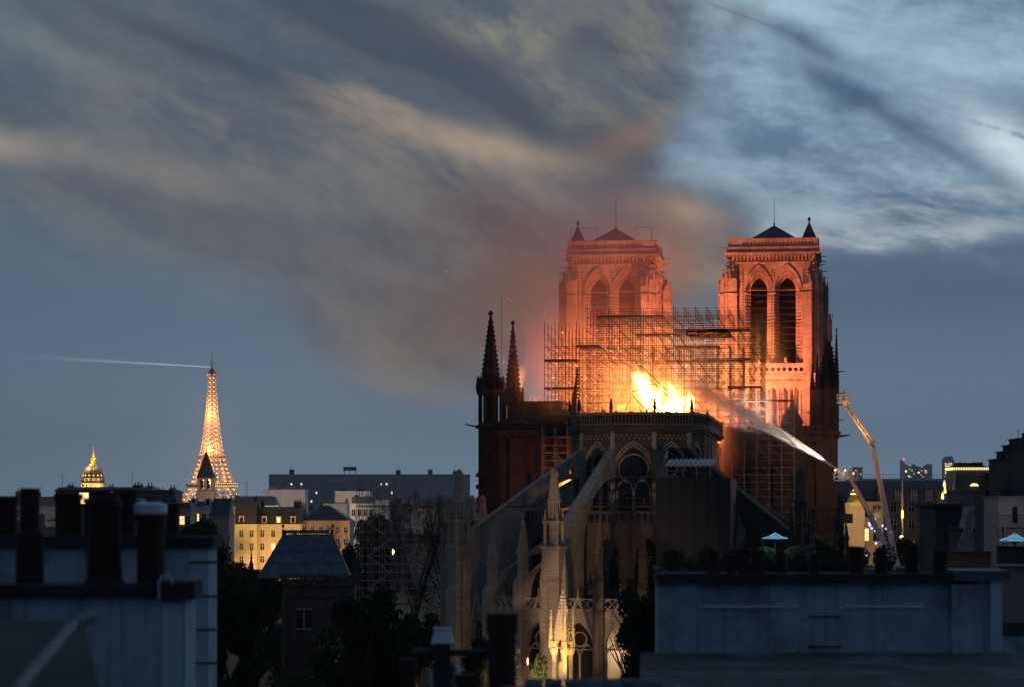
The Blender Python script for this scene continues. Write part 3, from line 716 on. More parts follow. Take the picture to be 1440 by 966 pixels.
# --- the two west towers
def tower(uc, sgn):
    mat = 'stone_tower'
    VC = 110.0; hw = 7.0
    rootm = Matrix.Translation((uc, VC, 0))
    lo = MB().at(rootm)
    lo.box(-hw, hw, -hw+1.8, hw, 0, 45.6)
    body = lo.build('tower', mat, cath)
    zb, zt = 48.2, 66.8
    for q in range(4):
        m = rootm @ Matrix.Rotation(math.pi/2*q, 4, 'Z')
        # lower gallery stage: slender arcade in front of the wall
        a = MB().at(m)
        holes = [parch(-5.4+k*1.8, 1.25, 37.6, 43.2, 1.0, 5) for k in range(7)]
        a.plate(rect(-hw, hw, 34, 45.6), holes, .4, (0, -hw, 0))
        for k in range(8): a.bar((-6.3+k*1.8, -hw-.1, 37.4), (-6.3+k*1.8, -hw-.1, 43.3), .16, .16, 6); a.box(-6.5+k*1.8, -6.1+k*1.8, -hw-.32, -hw+.1, 43.2, 43.6)
        for k in range(7): a.plate(circ(-5.4+k*1.8, 44.75, .34, 8), [circ(-5.4+k*1.8, 44.75, .2, 8)], .12, (0, -hw-.1, 0))
        for k in range(30): a.box(-6.9+k*.47, -6.65+k*.47, -hw-.3, -hw, 45.15, 45.6)
        a.box(-hw-.2, hw+.2, -hw-.35, -hw+.6, 45.6, 46.0).box(-hw-.5, hw+.5, -hw-.7, -hw+.6, 46.003, 46.4)
        a.build('gallery_arcade', mat, body)
        # statues and dark doors behind the arcade
        d_ = MB().at(m)
        for k in (0, 2, 5): d_.lathe((-5.4+k*1.8+.1, -hw+.8, 38.0), [(.3,0),(.35,1),(.28,2),(.32,2.6),(.12,2.9),(.18,3.2),(.03,3.5)], 6)
        d_.box(-4.0, -3.2, -hw+1.7, -hw+1.85, 37.4, 39.8).box(1.4, 2.2, -hw+1.7, -hw+1.85, 37.4, 39.8).box(5.0, 5.6, -hw+1.7, -hw+1.85, 38, 41.2)
        d_.build('arcade_statue', 'stone_soot', body)
        # pierced balustrade
        bl = MB().at(m)
        bl.plate(rect(-hw-.4, hw+.4, 46.4, 48.0), [circ(-6.6+k*.94, 47.2, .34, 8) for k in range(15)], .25, (0, -hw-.6, 0))
        bl.box(-hw-.5, hw+.5, -hw-.75, -hw-.2, 48.0, 48.2)
        for k in range(4): 
            x_ = -6.5+k*4.3; bl.lathe((x_, -hw-.45, 48.2), [(.2,0),(.3,.35),(.22,.7),(.28,.9),(.05,1.2)], 5)
        bl.build('balustrade', mat, body)
        # belfry wall: nested recessed orders round two tall openings
        f = MB().at(m)
        f_out = rect(-hw+.9, hw-.9, 46.4, zt)
        oc = (-2.35, 2.35)
        f.plate(f_out, [parch(c, 4.5, 46.6, 61.2, 1.2, 9) for c in oc], .35, (0, -hw+.1, 0))
        for k, (wd, kk) in enumerate(((3.9, 1.13), (3.3, 1.06), (2.7, 1.0))):
            f.plate(f_out, [parch(c, wd, 46.6, 61.2, kk, 9) for c in oc], .46, (0, -hw+.452+.46*k, 0))
        f.build('belfry_wall', mat, body)
        o_ = MB().at(m)
        for c in oc:
            for wd, pr in ((4.5, .12),):
                o_.plate(parch(c, wd+.16, 61.1, 61.2, 1.2, 9), [[(x_, max(z_, 61.15)) for x_, z_ in parch(c, wd-.16, 60.9, 61.2, 1.2, 9)]], .2, (0, -hw-.08, 0))
            # beaded crockets that run up the jambs and round the arches
            for wd, yy_, kk in ((4.2, -hw+.44, 1.16), (3.6, -hw+.9, 1.1), (3.0, -hw+1.36, 1.03)):
                pts = parch(c, wd, 48.4, 61.2, kk, 14)
                for i in range(1, len(pts)):
                    a_, b_ = Vector((pts[i-1][0], yy_, pts[i-1][1])), Vector((pts[i][0], yy_, pts[i][1]))
                    if i == 1: continue
                    nn = max(1, int((b_-a_).length/.55)); 
                    for j in range(nn):
                        q_ = a_.lerp(b_, j/nn); o_.box(q_.x-.13, q_.x+.13, q_.y-.24, q_.y+.04, q_.z-.13, q_.z+.13)
                a_, b_ = pts[-1], pts[0]
                nn = int((a_[1]-b_[1])/.62)
                for sx in (-wd/2, wd/2):
                    for j in range(nn): z_ = a_[1]-j*.62; o_.box(c+sx-.14, c+sx+.14, yy_-.26, yy_+.04, z_-.15, z_+.15)
            for sx in (-2.2, 2.2): o_.box(c+sx-.28, c+sx+.28, -hw-.12, -hw+.3, 60.35, 60.75)
        o_.build('crocket', mat, body)['kind'] = 'stuff'
        hl_ = MB().at(m)                      # dark inserts that paint the shade of undercut carving
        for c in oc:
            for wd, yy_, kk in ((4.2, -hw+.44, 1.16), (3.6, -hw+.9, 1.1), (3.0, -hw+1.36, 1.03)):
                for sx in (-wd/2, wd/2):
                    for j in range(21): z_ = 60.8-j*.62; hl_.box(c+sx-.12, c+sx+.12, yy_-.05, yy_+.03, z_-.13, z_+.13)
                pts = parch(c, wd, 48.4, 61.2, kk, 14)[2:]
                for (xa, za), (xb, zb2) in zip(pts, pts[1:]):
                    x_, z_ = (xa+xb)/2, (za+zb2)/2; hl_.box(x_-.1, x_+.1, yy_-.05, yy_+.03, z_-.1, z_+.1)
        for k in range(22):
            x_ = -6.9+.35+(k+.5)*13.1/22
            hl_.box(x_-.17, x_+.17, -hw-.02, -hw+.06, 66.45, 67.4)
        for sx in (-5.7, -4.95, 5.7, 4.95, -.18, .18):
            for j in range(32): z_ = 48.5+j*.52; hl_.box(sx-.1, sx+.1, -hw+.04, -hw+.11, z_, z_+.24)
        hl_.build('hollow_shade', 'stone_soot', body)['kind'] = 'stuff'
        lv = MB().at(m)
        for c in oc:
            for k in range(12):
                z_ = 48.6+k*1.18; lv.add([(c-1.5, -hw+1.75, z_),(c+1.5, -hw+1.75, z_),(c+1.5, -hw+2.6, z_+.9),(c-1.5, -hw+2.6, z_+.9),(c-1.5, -hw+1.75, z_+.12),(c+1.5, -hw+1.75, z_+.12),(c+1.5, -hw+2.6, z_+1.02),(c-1.5, -hw+2.6, z_+1.02)],
                       [(0,3,2,1),(4,5,6,7),(0,1,5,4),(1,2,6,5),(2,3,7,6),(3,0,4,7)])
            lv.box(c-1.6, c+1.6, -hw+2.75, -hw+2.95, 46.5, 65)
        lv.build('louvre', 'louvre_wood', body)
        # corbel table, cornice, parapet
        cn = MB().at(m)
        e = hw-.1
        for k in range(23):
            x_ = -e+.35+k*(2*e-.7)/22
            cn.box(x_-.16, x_+.16, -hw-.35, -hw+.3, 66.5, 67.1); cn.box(x_-.2, x_+.2, -hw-.6, -hw+.3, 67.15, 67.5)
            cn.box(x_+.12, x_+.36, -hw-.25, -hw+.2, 67.0, 67.2)
        cn.box(-e-.2, e+.2, -hw-.1, -hw+.9, 66.0, 66.25).box(-e, e, -hw+.05, -hw+.9, 66.25, 67.5)
        cn.box(-e-.8, e+.8, -hw-.85, -hw+.9, 67.5, 67.9).box(-e-.55, e+.55, -hw-.6, -hw+.9, 67.903, 68.9)
        cn.build('corbel_table', mat, body)
        pr = MB().at(m)
        pr.plate(rect(-e-.4, e+.4, 68.9, 70.2), [circ(-6.6+k*.6, 69.55, .2, 6) for k in range(23)], .22, (0, -hw-.4, 0))
        pr.box(-e-.5, e+.5, -hw-.5, -hw-.1, 70.2, 70.4)
        pr.build('parapet', mat, body)
        # corner buttress: clustered shafts, gablets and pinnacles, gargoyles
        cb = MB().at(m)
        shafts = ((-hw-.3, -hw+.35, 1.5, 63.2), (-hw-1.3, -hw+1.4, 1.3, 62.0), (hw+.3, -hw+.35, 1.5, 63.2))
        for q_i, (x_, y_, w_, zz) in enumerate(shafts):
            if q_i == 2: cb.build('buttress', mat, body); cb = MB().at(m)
            cb.box(x_-w_/2, x_+w_/2, y_-w_/2, y_+w_/2, 46.4, zz)
            for k in range(28): 
                for sx in (-1, 1): cb.box(x_+sx*w_/2-.13, x_+sx*w_/2+.13, y_-w_/2-.2, y_-w_/2+.05, 47+k*.56, 47.26+k*.56)
            cb.box(x_-w_/2-.15, x_+w_/2+.15, y_-w_/2-.15, y_+w_/2+.15, 60.3, 60.6)
            cb.plate([(-w_/2-.1, 0), (w_/2+.1, 0), (0, 1.9)], [], w_+.2, (x_, y_-w_/2-.12, zz))
            for sx in (-1, 1):
                pinnacle(cb, x_+sx*w_*.42, y_-w_*.3, zz, .42, 2.2)
            pinnacle(cb, x_, y_, zz+.6, .6, 2.4)
        cb.build('buttress', mat, body); cb = MB().at(m)
        cb.box(-hw-.2, -hw+.9, -hw-.0, -hw+.9, 46.4, 67.5); cb.box(-hw-2.0, -hw+1.0, -hw-.2, -hw+2.2, 34, 46.4)
        for k in range(6):
            s2 = -1 if k % 2 else 1
            cb.lathe((-hw-.2, -hw+.1, 63.5+k*.8), [(.5,0),(.2,.5),(.3,.7)], 5)
        for zz in (67.7, 68.6): cb.bar((-hw, -hw, zz), (-hw-1.7, -hw-1.3, zz+.15), .13, .09)
        for zz, dd in ((65.6, 1.3), (64.4, 1.6), (66.9, 1.0)): cb.bar((-hw-.2, -hw+.6, zz), (-hw-dd-.5, -hw+.2, zz+.25), .16, .08)
        cb.build('corner_pier', mat, body)
    top = MB().at(rootm).box(-hw+.3, hw-.3, -hw+.3, hw-.3, 68.2, 68.9); top.build('terrace', 'lead', body)
    rf = MB().at(rootm).add([(-6.3,-6.3,68.9),(6.3,-6.3,68.9),(6.3,6.3,68.9),(-6.3,6.3,68.9),(0,0,73.6)], [(0,1,4),(1,2,4),(2,3,4),(3,0,4),(3,2,1,0)])
    rf.bar((0,0,73.4), (0,0,74.0), .15, .2); rf.build('roof', 'slate', body)
    MB().at(rootm).bar((0,0,73.8), (0,0,79.0), .07, .03).build('lightning_rod', 'iron', body)
    tr = MB().at(rootm); x_ = sgn*5.9
    tr.lathe((x_, -5.3, 68.9), [(1.35,0),(1.35,1.3),(1.5,1.35),(.16,4.3),(.12,4.7),(.3,4.85),(.28,5.05),(.05,5.5)], 6)
    tr.build('stair_turret', 'slate', body)
    return body
TR = tower(13.6, 1); TL = tower(-13.1, -1)
for bd in (TR, TL):                      # settle the belfry stage to its real height
    for o in bd.children:
        for v in o.data.vertices:
            if v.co.z > 48.2: v.co.z = 48.2+(v.co.z-48.2)*.925
# railing frames on the smoky tower's terrace
t = MB()
for x0, x1 in ((-20.0, -15.6), (-9.3, -6.5)):
    t.bar((x0, 103.2, 68.4), (x0, 103.2, 70.9), .05).bar((x1, 103.2, 68.4), (x1, 103.2, 70.9), .05).bar((x0, 103.2, 70.9), (x1, 103.2, 70.9), .04)
t.build('railing', 'iron', cath)
MB().box(-7, 6.6, 105, 106, 0, 44).build('screen_wall', 'stone_tower', cath)

# ------------------------------------------------------------------ scaffolds
def scaffold(label, u0, v0, z0, nu, nv, nz, du, dv, dz, mat='steel_dark', top=1.6, pb=.3, decks=(), seed=1, r=.055, planks=.0, group=None, yaw=None, drop=None):
    random.seed(seed)
    root = thing('scaffold', label, 'scaffold', tuple(CM @ Vector((u0, v0, z0))), CROT, group)
    keep = lambda i, j, k: drop is None or not drop(i, j, k)
    # standards: one part per row of uprights
    for j in range(nv+1):
        for i in range(nu+1):
            ks = [k for k in range(nz) if keep(i, j, k)]
            if not ks: continue
            hi = (max(ks)+1)*dz+top*random.uniform(.82, 1.0); lo = min(ks)*dz
            if (nu+1)*(nv+1) <= 100:
                MB().bar((i*du, j*dv, lo), (i*du, j*dv, hi), r*1.35).build('upright', mat, root)
            else:
                if i == 0: row = MB()
                row.bar((i*du, j*dv, lo), (i*du, j*dv, hi), r*1.35)
                if i == nu: row.build('upright', mat, root)
    for k in range(nz+1):
        L = MB(); n_ = 0
        kk = min(k, nz-1)
        for j in range(nv+1):
            for i in range(nu):
                if keep(i, j, kk) and random.random() < .93:
                    for dzz in ((0, dz*.48) if k < nz else (0,)):
                        z = k*dz+dzz; L.bar((i*du-.1, j*dv, z), ((i+1)*du+.1, j*dv, z), r); n_ += 1
        for i in range(nu+1):
            for j in range(nv):
                if keep(i, j, kk): L.bar((i*du, j*dv, k*dz), (i*du, (j+1)*dv, k*dz), r)
        if n_: L.build('ledger', mat, root)
    B = MB()
    for k in range(nz):
        for j in range(nv+1):
            for i in range(nu):
                if keep(i, j, k) and random.random() < pb:
                    a, b_ = (0, 1) if random.random() < .5 else (1, 0)
                    B.bar(((i+a)*du, j*dv-.06, k*dz), ((i+b_)*du, j*dv-.06, (k+1)*dz), r*.8)
    B.build('brace', mat, root)['kind'] = 'stuff'
    for (k, i0, i1, j0, j1) in decks:
        MB().box(i0*du, i1*du, j0*dv, j1*dv, k*dz+.06, k*dz+.20).build('deck', 'deck_wood', root)
    return root
# crossing scaffold above the roof: open frame with an empty middle where the spire stood
def dropmid(i, j, k):
    if 4 < i < 14 and 0 < j < 4 and k < 5: return True
    if 5 < i < 13 and j < 1 and k < 5: return True
    if i < 4 and k > 6: return True
    return False
scaffold('blackened scaffold cage over the crossing, its bars silhouetted against the flames', -16.3, 37.5, 35.2, 20, 5, 8, 1.5, 4.2, 1.95, seed=3, pb=.42,
         decks=((8,5,11,0,1),(7,12,19,0,1),(7,13,17,0,4),(5,14,19,0,1),(3,17,20,0,1),(6,3,5,0,2),(5,0,3,0,1),(3,0,3,0,1),(1,0,3,0,1),(7,8,14,2,3),(6,12,16,1,2)), drop=dropmid, top=1.5, r=.042)
scaffold('dense scaffold screening the tower foot behind the fire', -12.5, 60, 36.0, 12, 3, 6, 1.9, 2.4, 2.0, seed=5, pb=.5, decks=((6,0,4,0,1),(5,6,12,0,1)), r=.05, top=.4)
scaffold('reddish scaffold on the south side of the choir below roof level', -16.3, 35.0, 9.0, 4, 2, 12, 1.75, 1.8, 2.1, 'steel', seed=7, pb=.35, decks=((12,0,4,0,2),(8,0,4,0,1),(4,0,4,0,1)), r=.045)
scaffold('pale scaffold on the north side of the choir behind the water jet', 9.8, 35.0, 21.0, 5, 1, 9, 1.7, 1.6, 2.0, 'steel', seed=9, pb=.4, decks=((9,0,5,0,1),(5,2,5,0,1)), r=.05)
scaffold('tall grey stair scaffold left of the choir standing over the trees', -35.8, 3.0, 0.0, 5, 2, 13, 1.45, 1.8, 2.05, 'steel', seed=11, pb=.28, decks=((12,0,5,0,2),(10,0,3,0,1),(6,3,5,0,1)), r=.04)
xs_ = [o for o in COL.objects if o.get('label', '').startswith('blackened scaffold')][0]
s = MB()
for j in range(6):
    for z_ in (8*1.95+.55, 8*1.95+1.1): s.bar((4*1.5, j*4.2, z_), (20*1.5, j*4.2, z_), .035)
s.build('guard_rail', 'steel_dark', xs_)
t = [o for o in COL.objects if o.get('label', '').startswith('tall grey stair')][0]
s = MB()
for k in range(12):
    x0, x1 = (1.5, 4.3) if k % 2 else (4.3, 1.5)
    for y_ in (-.15, .45): s.bar((x0, y_, k*2.05), (x1, y_, (k+1)*2.05), .07)
    for j in range(8): q = (j+.5)/8; s.box(min(x0,x1)+abs(x1-x0)*(q if x1 > x0 else 1-q)-.12, min(x0,x1)+abs(x1-x0)*(q if x1 > x0 else 1-q)+.12, -.12, .42, (k+q)*2.05-.02, (k+q)*2.05+.02)
s.build('stair', 'steel', t)
scaffold('thin horizontal scaffold gangway crossing in front of the apse windows', -14, -16.4, 24.6, 14, 1, 1, 2.0, 1.2, 1.1, 'steel_dark', seed=12, pb=.1, decks=((0,0,14,0,1),), r=.035, top=.1)
scaffold('small scaffold under the left flying buttress of the apse', -18, -3.0, 15.5, 4, 1, 4, 1.3, 1.3, 1.9, 'steel_dark', seed=13, pb=.6, r=.04, top=.3, decks=((0,0,4,0,1),))
# shrouded scaffold with a corrugated canopy, right of the apse
def CP(px, py, D): return P(px, py, D)
root = thing('shrouded_scaffold', 'scaffold wrapped in grey sheeting with a lit corrugated canopy right of the apse', 'scaffold', tuple(CM @ Vector((4.2, -26.5, 0))), CROT)
sh = MB().box(0, 8.2, 0, 15.0, 0, 27.9); sh.build('sheeting', 'sheeting', root)
s = MB()
for k in range(7): s.bar((k*1.37, -.1, 0), (k*1.37, -.1, 28.3), .05)
for k in range(14): s.bar((-.1, -.12, 2*k+.5), (8.3, -.12, 2*k+.5), .03)
for k in range(5): s.bar((4.6, -.14, 3+k*4.4), (8.2, -.14, 5.5+k*4.4), .03)
s.build('frame_tube', 'steel_dark', root)
cr = MB()
for k in range(40):
    x0 = 1.0+k*.135; zz = .12 if (k//2) % 2 else 0
    cr.add([(x0, -1.0, 29.1+zz), (x0+.13, -1.0, 29.1+zz), (x0+.13-.6*.0, 5.2, 29.95+zz), (x0, 5.2, 29.95+zz), (x0, -1.0, 29.14+zz), (x0+.13, -1.0, 29.14+zz), (x0+.13, 5.2, 29.99+zz), (x0, 5.2, 29.99+zz)],
           [(0,3,2,1),(4,5,6,7),(0,1,5,4),(1,2,6,5),(2,3,7,6),(3,0,4,7)])
cr.build('corrugated_canopy', 'corrugated', root)
s = MB()
for x_ in (.9, 6.3):
    for z_ in (.45, .95): s.bar((x_, -1, 29.2+z_), (x_, 5.2, 30.1+z_), .04)
    for y_ in (-1, 2.1, 5.2): s.bar((x_, y_, 29.2+(y_+1)*.14), (x_, y_, 30.3+(y_+1)*.14), .04)
for x_ in (1.2, 3, 4.5, 6): s.bar((x_, 0, 28), (x_, 0, 29.1), .06)
s.build('guard_rail', 'steel', root)

# ------------------------------------------------------------------ fire, smoke, water
def vol_mat(name, fn):
    m = bpy.data.materials.new(name); m.use_nodes = True; E.T = m.node_tree; E.T.nodes.clear()
    o = E.T.nodes.new('ShaderNodeOutputMaterial'); v = E.T.nodes.new('ShaderNodeVolumePrincipled')
    v.inputs['Density'].default_value = 0; v.inputs['Blackbody Intensity'].default_value = 0
    v.inputs['Emission Strength'].default_value = 0
    fn(v); E.T.links.new(v.outputs[0], o.inputs['Volume']); MATS[name] = m
    return m
FD = 341.0
fc = P(905, 580, FD)
def fire_fn(v):
    x, y, z = sep(wpos())
    # local metres right / up from the fire's foot, and depth
    u = x-fc.x; w = z-fc.z; d = (y-fc.y)/4.0
    n1 = noise(vec(u, y*.5, w*.5), .30, 6, .62)-.5; n2 = noise(vec(u*1.2+9, y*.5, w*.42), .75, 6, .66)-.5; n3 = noise(vec(u*1.3, y, w*.5+5), 2.2, 4, .6)-.5
    uu = u+n1*4.2+n2*2.4+n3*.5+w*.05; ww = w+n2*2.0
    dd = E.m('EXPONENT', -(d*d))
    c1 = gauss(uu, ww, 1.3, 1.2, 3.4, 1.25, -58)+gauss(uu, ww, .0, 4.0, 2.3, .75, -68)+gauss(uu, ww, 2.6, 3.4, 2.2, .5, -95)*.6
    c2 = gauss(uu, ww, 4.6, .8, 2.0, 1.4, 0)+gauss(uu, ww, 4.5, 3.2, .7, 2.1, 8)*.7+gauss(uu, ww, 6.3, 1.8, .5, 1.6, -8)*.6+gauss(uu, ww, -3.0, .9, 1.6, 1.1, 0)*.5
    g1 = gauss(uu, ww, 1.8, 1.6, 7.6, 4.4, -6)
    core = (ss(c1+n3*.7+n2*.3, .40, .62)+ss(c2+n3*.7+n2*.3, .42, .66)*.95)*dd
    lick = ss(n2+n1*.5+n3*.3+g1*.62, .26, .56)*g1*dd
    E.put(v.inputs['Emission Strength'], core*1.25+lick*.26+g1*dd*.05)
    E.put(v.inputs['Emission Color'], mixc(sat(core*.9), (1,.36,.05,1), (1,.62,.18,1)))
    v.inputs['Density'].default_value = 0
vol_mat('fire_gas', fire_fn)
fr = MB(True).box(fc.x-15, fc.x+13, FD-8, FD+8, fc.z-2.5, fc.z+11)
o = fr.build('roof_fire', 'fire_gas'); tag(o, 'bright yellow flames bursting above the apse parapet inside the scaffold', 'fire')
# broad veil of glowing gas and lit smoke around the crossing
gc = P(925, 535, 352)
def veil_fn(v):
    x, y, z = sep(wpos())
    u = x-gc.x; w = z-gc.z; d = (y-gc.y)/9.0
    n1 = noise(vec(u, y*.5, w), .12, 5, .6)-.5; n2 = noise(vec(u, y*.5, w*.7), .45, 5, .62)-.5
    uu = u+n1*7; ww = w+n1*5+n2*2
    dd = E.m('EXPONENT', -(d*d))
    q1 = uu*(1/15.0); q1 = q1*q1; q2 = ww*(1/7.6); q2 = q2*q2
    g1 = E.m('EXPONENT', -(q1*q1+q2*q2))
    g2 = gauss(uu, ww, -9.0, 3.0, 7, 6.5, 0)*.45
    E.put(v.inputs['Emission Strength'], (g1*.088+g2*.035)*(.75+n2*1.5)*dd*ss(z, 33.5, 36.0))
    E.put(v.inputs['Emission Color'], mixc(ss(u, -12, 2), (1,.22,.06,1), (1,.37,.07,1)))
    E.put(v.inputs['Density'], (g1*.02+g2*.05)*dd*(.7+n2))
    v.inputs['Color'].default_value = (.75,.62,.55,1); v.inputs['Anisotropy'].default_value = .35
vol_mat('glow_gas', veil_fn)
o = MB(True).box(gc.x-20, gc.x+19, 342, 363, gc.z-6.5, gc.z+11).build('glowing_smoke', 'glow_gas'); tag(o, kind='stuff', label='orange glowing smoke boiling over the crossing roof', cat='smoke')
# thick smoke that drifts left past the left tower
sc_ = P(845, 395, 385)
def smoke_fn(v):
    x, y, z = sep(wpos())
    u = x-sc_.x; w = z-sc_.z; d = (y-sc_.y)/11.0
    n1 = noise(vec(u, y, w), .055, 5, .6)-.5; n2 = noise(vec(u, y, w+30), .17, 5, .62)-.5
    uu = u+n1*22+n2*5; ww = w+n1*18+n2*5
    dd = E.m('EXPONENT', -(d*d))
    g1 = gauss(uu, ww, 0, 2, 16, 12, 30)+gauss(uu, ww, -16, 10, 16, 9, -25)*.6+gauss(uu, ww, -2, -12, 13, 7, 0)
    E.put(v.inputs['Density'], ss(g1+n2*.5, .1, 1.2)*dd*.021)
    v.inputs['Color'].default_value = (.75,.68,.66,1); v.inputs['Anisotropy'].default_value = .25
vol_mat('smoke_gas', smoke_fn)
o = MB(True).box(sc_.x-44, sc_.x+26, 368, 399, sc_.z-24, sc_.z+30).build('smoke_plume', 'smoke_gas'); tag(o, kind='stuff', label='brown smoke veiling the left tower', cat='smoke')
def small_fire(label, px, py, D, rx, rz, lean=0, s=1.2, col=(1,.30,.04,1), sharp=False):
    c0 = P(px, py, D)
    nm = 'flame_gas'
    def fn(v):
        x, y, z = sep(wpos()); u = x-c0.x; w = z-c0.z; d = (y-c0.y)/(rx*.8)
        n2 = noise(vec(u, y, w*.5), 1.3/rx, 4, .6)-.5
        g_ = gauss(u+n2*rx*.9-w*lean, w, 0, rz*.4, rx*.5, rz*.5)*E.m('EXPONENT', -(d*d))
        E.put(v.inputs['Emission Strength'], ss(g_+n2*.4, .15, .9)*s); v.inputs['Emission Color'].default_value = col
    m = vol_mat(nm+str(len(MATS)), fn)
    o = MB(True).box(c0.x-rx*1.6, c0.x+rx*1.6, D-rx, D+rx, c0.z-.3, c0.z+rz*1.6).build('flame', m); tag(o, label, 'fire'); return o
# a thinner sheet of lit smoke rolling forward over the roof edge to the left
kc = P(868, 552, 331)
def sheet_fn(v):
    x, y, z = sep(wpos()); u = x-kc.x; w = z-kc.z; d = (y-kc.y)/3.0
    n1 = noise(vec(u, y*.5, w), .16, 6, .62)-.5; n2 = noise(vec(u+w*.5, y*.5, w), .5, 6, .64)-.5
    g_ = gauss(u+n1*7+n2*2, w+n1*5+n2*2, 0, .5, 9.5, 4.4, -18)*E.m('EXPONENT', -(d*d))*ss(z, 34.5, 37)
    E.put(v.inputs['Emission Strength'], g_*sat(.65+n2*2.6)*.095); E.put(v.inputs['Emission Color'], mixc(ss(w, 5.5, -2), (1,.20,.07,1), (1,.40,.08,1)))
    E.put(v.inputs['Density'], g_*sat(.6+n2*2.2)*.07); v.inputs['Color'].default_value = (.8,.66,.6,1)
vol_mat('rolling_gas', sheet_fn)
o = MB(True).box(kc.x-17, kc.x+13, kc.y-5, kc.y+5, 34.5, kc.z+13).build('rolling_smoke', 'rolling_gas'); tag(o, kind='stuff', label='lit orange smoke rolling over the roof edge left of the flames', cat='smoke')
small_fire('low flame seen under the arch of the left flying buttress', 800, 700, 318, 3.4, 3.8, s=1.5)
small_fire('thin leaning flame between the two left spires and the scaffold', 728, 562, 346, 1.3, 6.0, .16, s=.45)
small_fire('orange glow of fire at the foot of the thin spike beside the scaffold', 752, 592, 343, 2.6, 4.0, s=.22)
# burning remnants: glowing lines where fire shows through
random.seed(21)
e = MB(True)
for i in range(240):
    px = random.triangular(770, 1000, 880); py = 588-abs(random.gauss(0, 1.6)); q = P(px, py, 336+random.uniform(-8, 10)); s_ = random.uniform(.05, .22)
    e.box(q.x-s_*1.8, q.x+s_*1.8, q.y-s_, q.y+s_, q.z-s_*.6, q.z+s_*.9)
o = e.build('burning_debris', 'coal'); tag(o, 'glowing embers lying along the burnt roof edge', 'embers', kind='stuff')
# timber ribs still standing in the flames
t = thing('burnt_roof_frame', 'bent charred rafters standing in the brightest flames', 'roof frame', tuple(P(930, 584, 334)), CROT)
for (a, b_) in (((-3.8,0,8.0),(5.6,0,-1.0)), ((-4.2,0,3.4),(-1.0,0,4.6)), ((-1,0,4.6),(1.6,0,2.2)), ((-5.2,.5,.8),(-4.2,.5,3.0)), ((0,-1,0),(-1.5,-1,2.6)), ((3.2,-1,0),(3.7,-1,3.4)), ((4.0,0,1.0),(7.2,0,-1.4))):
    MB().bar(a, b_, .11, .07).build('rafter', 'charred', t)
# sparks
random.seed(33)
e = MB(True); e2 = MB(True)
for i in range(480):
    px = random.gauss(760, 62) if i % 3 else random.gauss(860, 60); py = random.triangular(270, 560, 430)
    if px > 960: continue
    D = random.uniform(300, 370); q = P(px, py, D); s_ = random.choice((.018,.025,.03,.045))*.9
    (e if i % 4 == 0 else e2).bar(q, q+Vector((random.uniform(-.2,.1), 0, random.uniform(.02,.16)))*s_*20*.4, s_)
for i in range(120):
    px = random.gauss(850, 50); py = random.triangular(455, 575, 520); q = P(px, py, random.uniform(328, 340)); s_ = random.uniform(.03, .09)
    e.bar(q, q+Vector((random.uniform(-.4,.1), 0, random.uniform(.0,.3))), s_, s_*.5)
tag(e.build('sparks', 'ember'), 'bright sparks rising left of the flames', 'sparks', kind='stuff'); tag(e2.build('faint_sparks', 'ember_dim'), 'faint sparks scattered in the smoke', 'sparks', kind='stuff')
# water jet
JN = P(1176, 658, 310); JT = P(958, 536, 326)
JM = P(1076, 591, 318); JM.x = (JN.x+JT.x)/2
def jet_pt(t): return JN*(1-t)**2+(JM*2-(JN+JT)*.5)*2*t*(1-t)+JT*t*t
def jet_fn(v):
    x, y, z = sep(wpos())
    t = sat((JN.x-x)/(JN.x-JT.x))
    n = noise(vec(x*.35+z*.5, y, z-x*.55), 1.6, 5, .65)
    C_ = JM*2-(JN+JT)*.5
    zc = (1.0-t)*(1.0-t)*JN.z+t*(1.0-t)*(2*C_.z)+t*t*JT.z
    rr = (z-zc+(n-.5)*t*1.6)/(t*1.15+.12)
    fall = E.m('EXPONENT', -(rr*rr))
    E.put(v.inputs['Density'], (ss(t, .22, .0)*6+ss(t, 1.3, .25)*.8+.3)*ss(t, 1.0, .80)*(n*1.2+.1)*fall*1.25)
    v.inputs['Color'].default_value = (1, .97, .97, 1); v.inputs['Anisotropy'].default_value = .3
vol_mat('spray', jet_fn)
j = MB(True); N = 26; K = 12; vs = []; fs = []
for i in range(N+1):
    t = i/N; c0 = jet_pt(t); tn = (jet_pt(min(t+.01, 1.01))-jet_pt(t-.01)).normalized(); up = tn.cross(Vector((0,1,0))).normalized(); sd = tn.cross(up)
    r_ = .16+2.1*t**1.05
    for k in range(K): a = math.tau*k/K; vs.append(c0+up*math.cos(a)*r_+sd*math.sin(a)*r_)
for i in range(N):
    for k in range(K): fs.append([i*K+k, i*K+(k+1)%K, (i+1)*K+(k+1)%K, (i+1)*K+k])
fs += [list(range(K)), [N*K+k for k in range(K)][::-1]]
j.add(vs, fs); o = j.build('water_jet', 'spray'); tag(o, 'arc of fire hose water sprayed left onto the burning roof', 'water jet')
# drifting spray below the arc
mc = P(1040, 640, 322)
def mist_fn(v):
    x, y, z = sep(wpos()); u = x-mc.x; w = z-mc.z; d = (y-mc.y)/3.5
    n = noise(vec(u*.8+w*.3, y, w*.35), .35, 5, .6)
    g_ = gauss(u+n*3, w, 0, 3.2, 9.0, 3.4, 26)
    E.put(v.inputs['Density'], g_*ss(n, .30, .70)*E.m('EXPONENT', -(d*d))*.30)
    v.inputs['Color'].default_value = (.95,.9,.9,1); v.inputs['Anisotropy'].default_value = .4
vol_mat('mist_gas', mist_fn)
tag(MB(True).box(mc.x-14, mc.x+13, mc.y-5, mc.y+5, mc.z-8, mc.z+9).build('water_mist', 'mist_gas'), 'fine spray falling beneath the water jet', 'mist', kind='stuff')

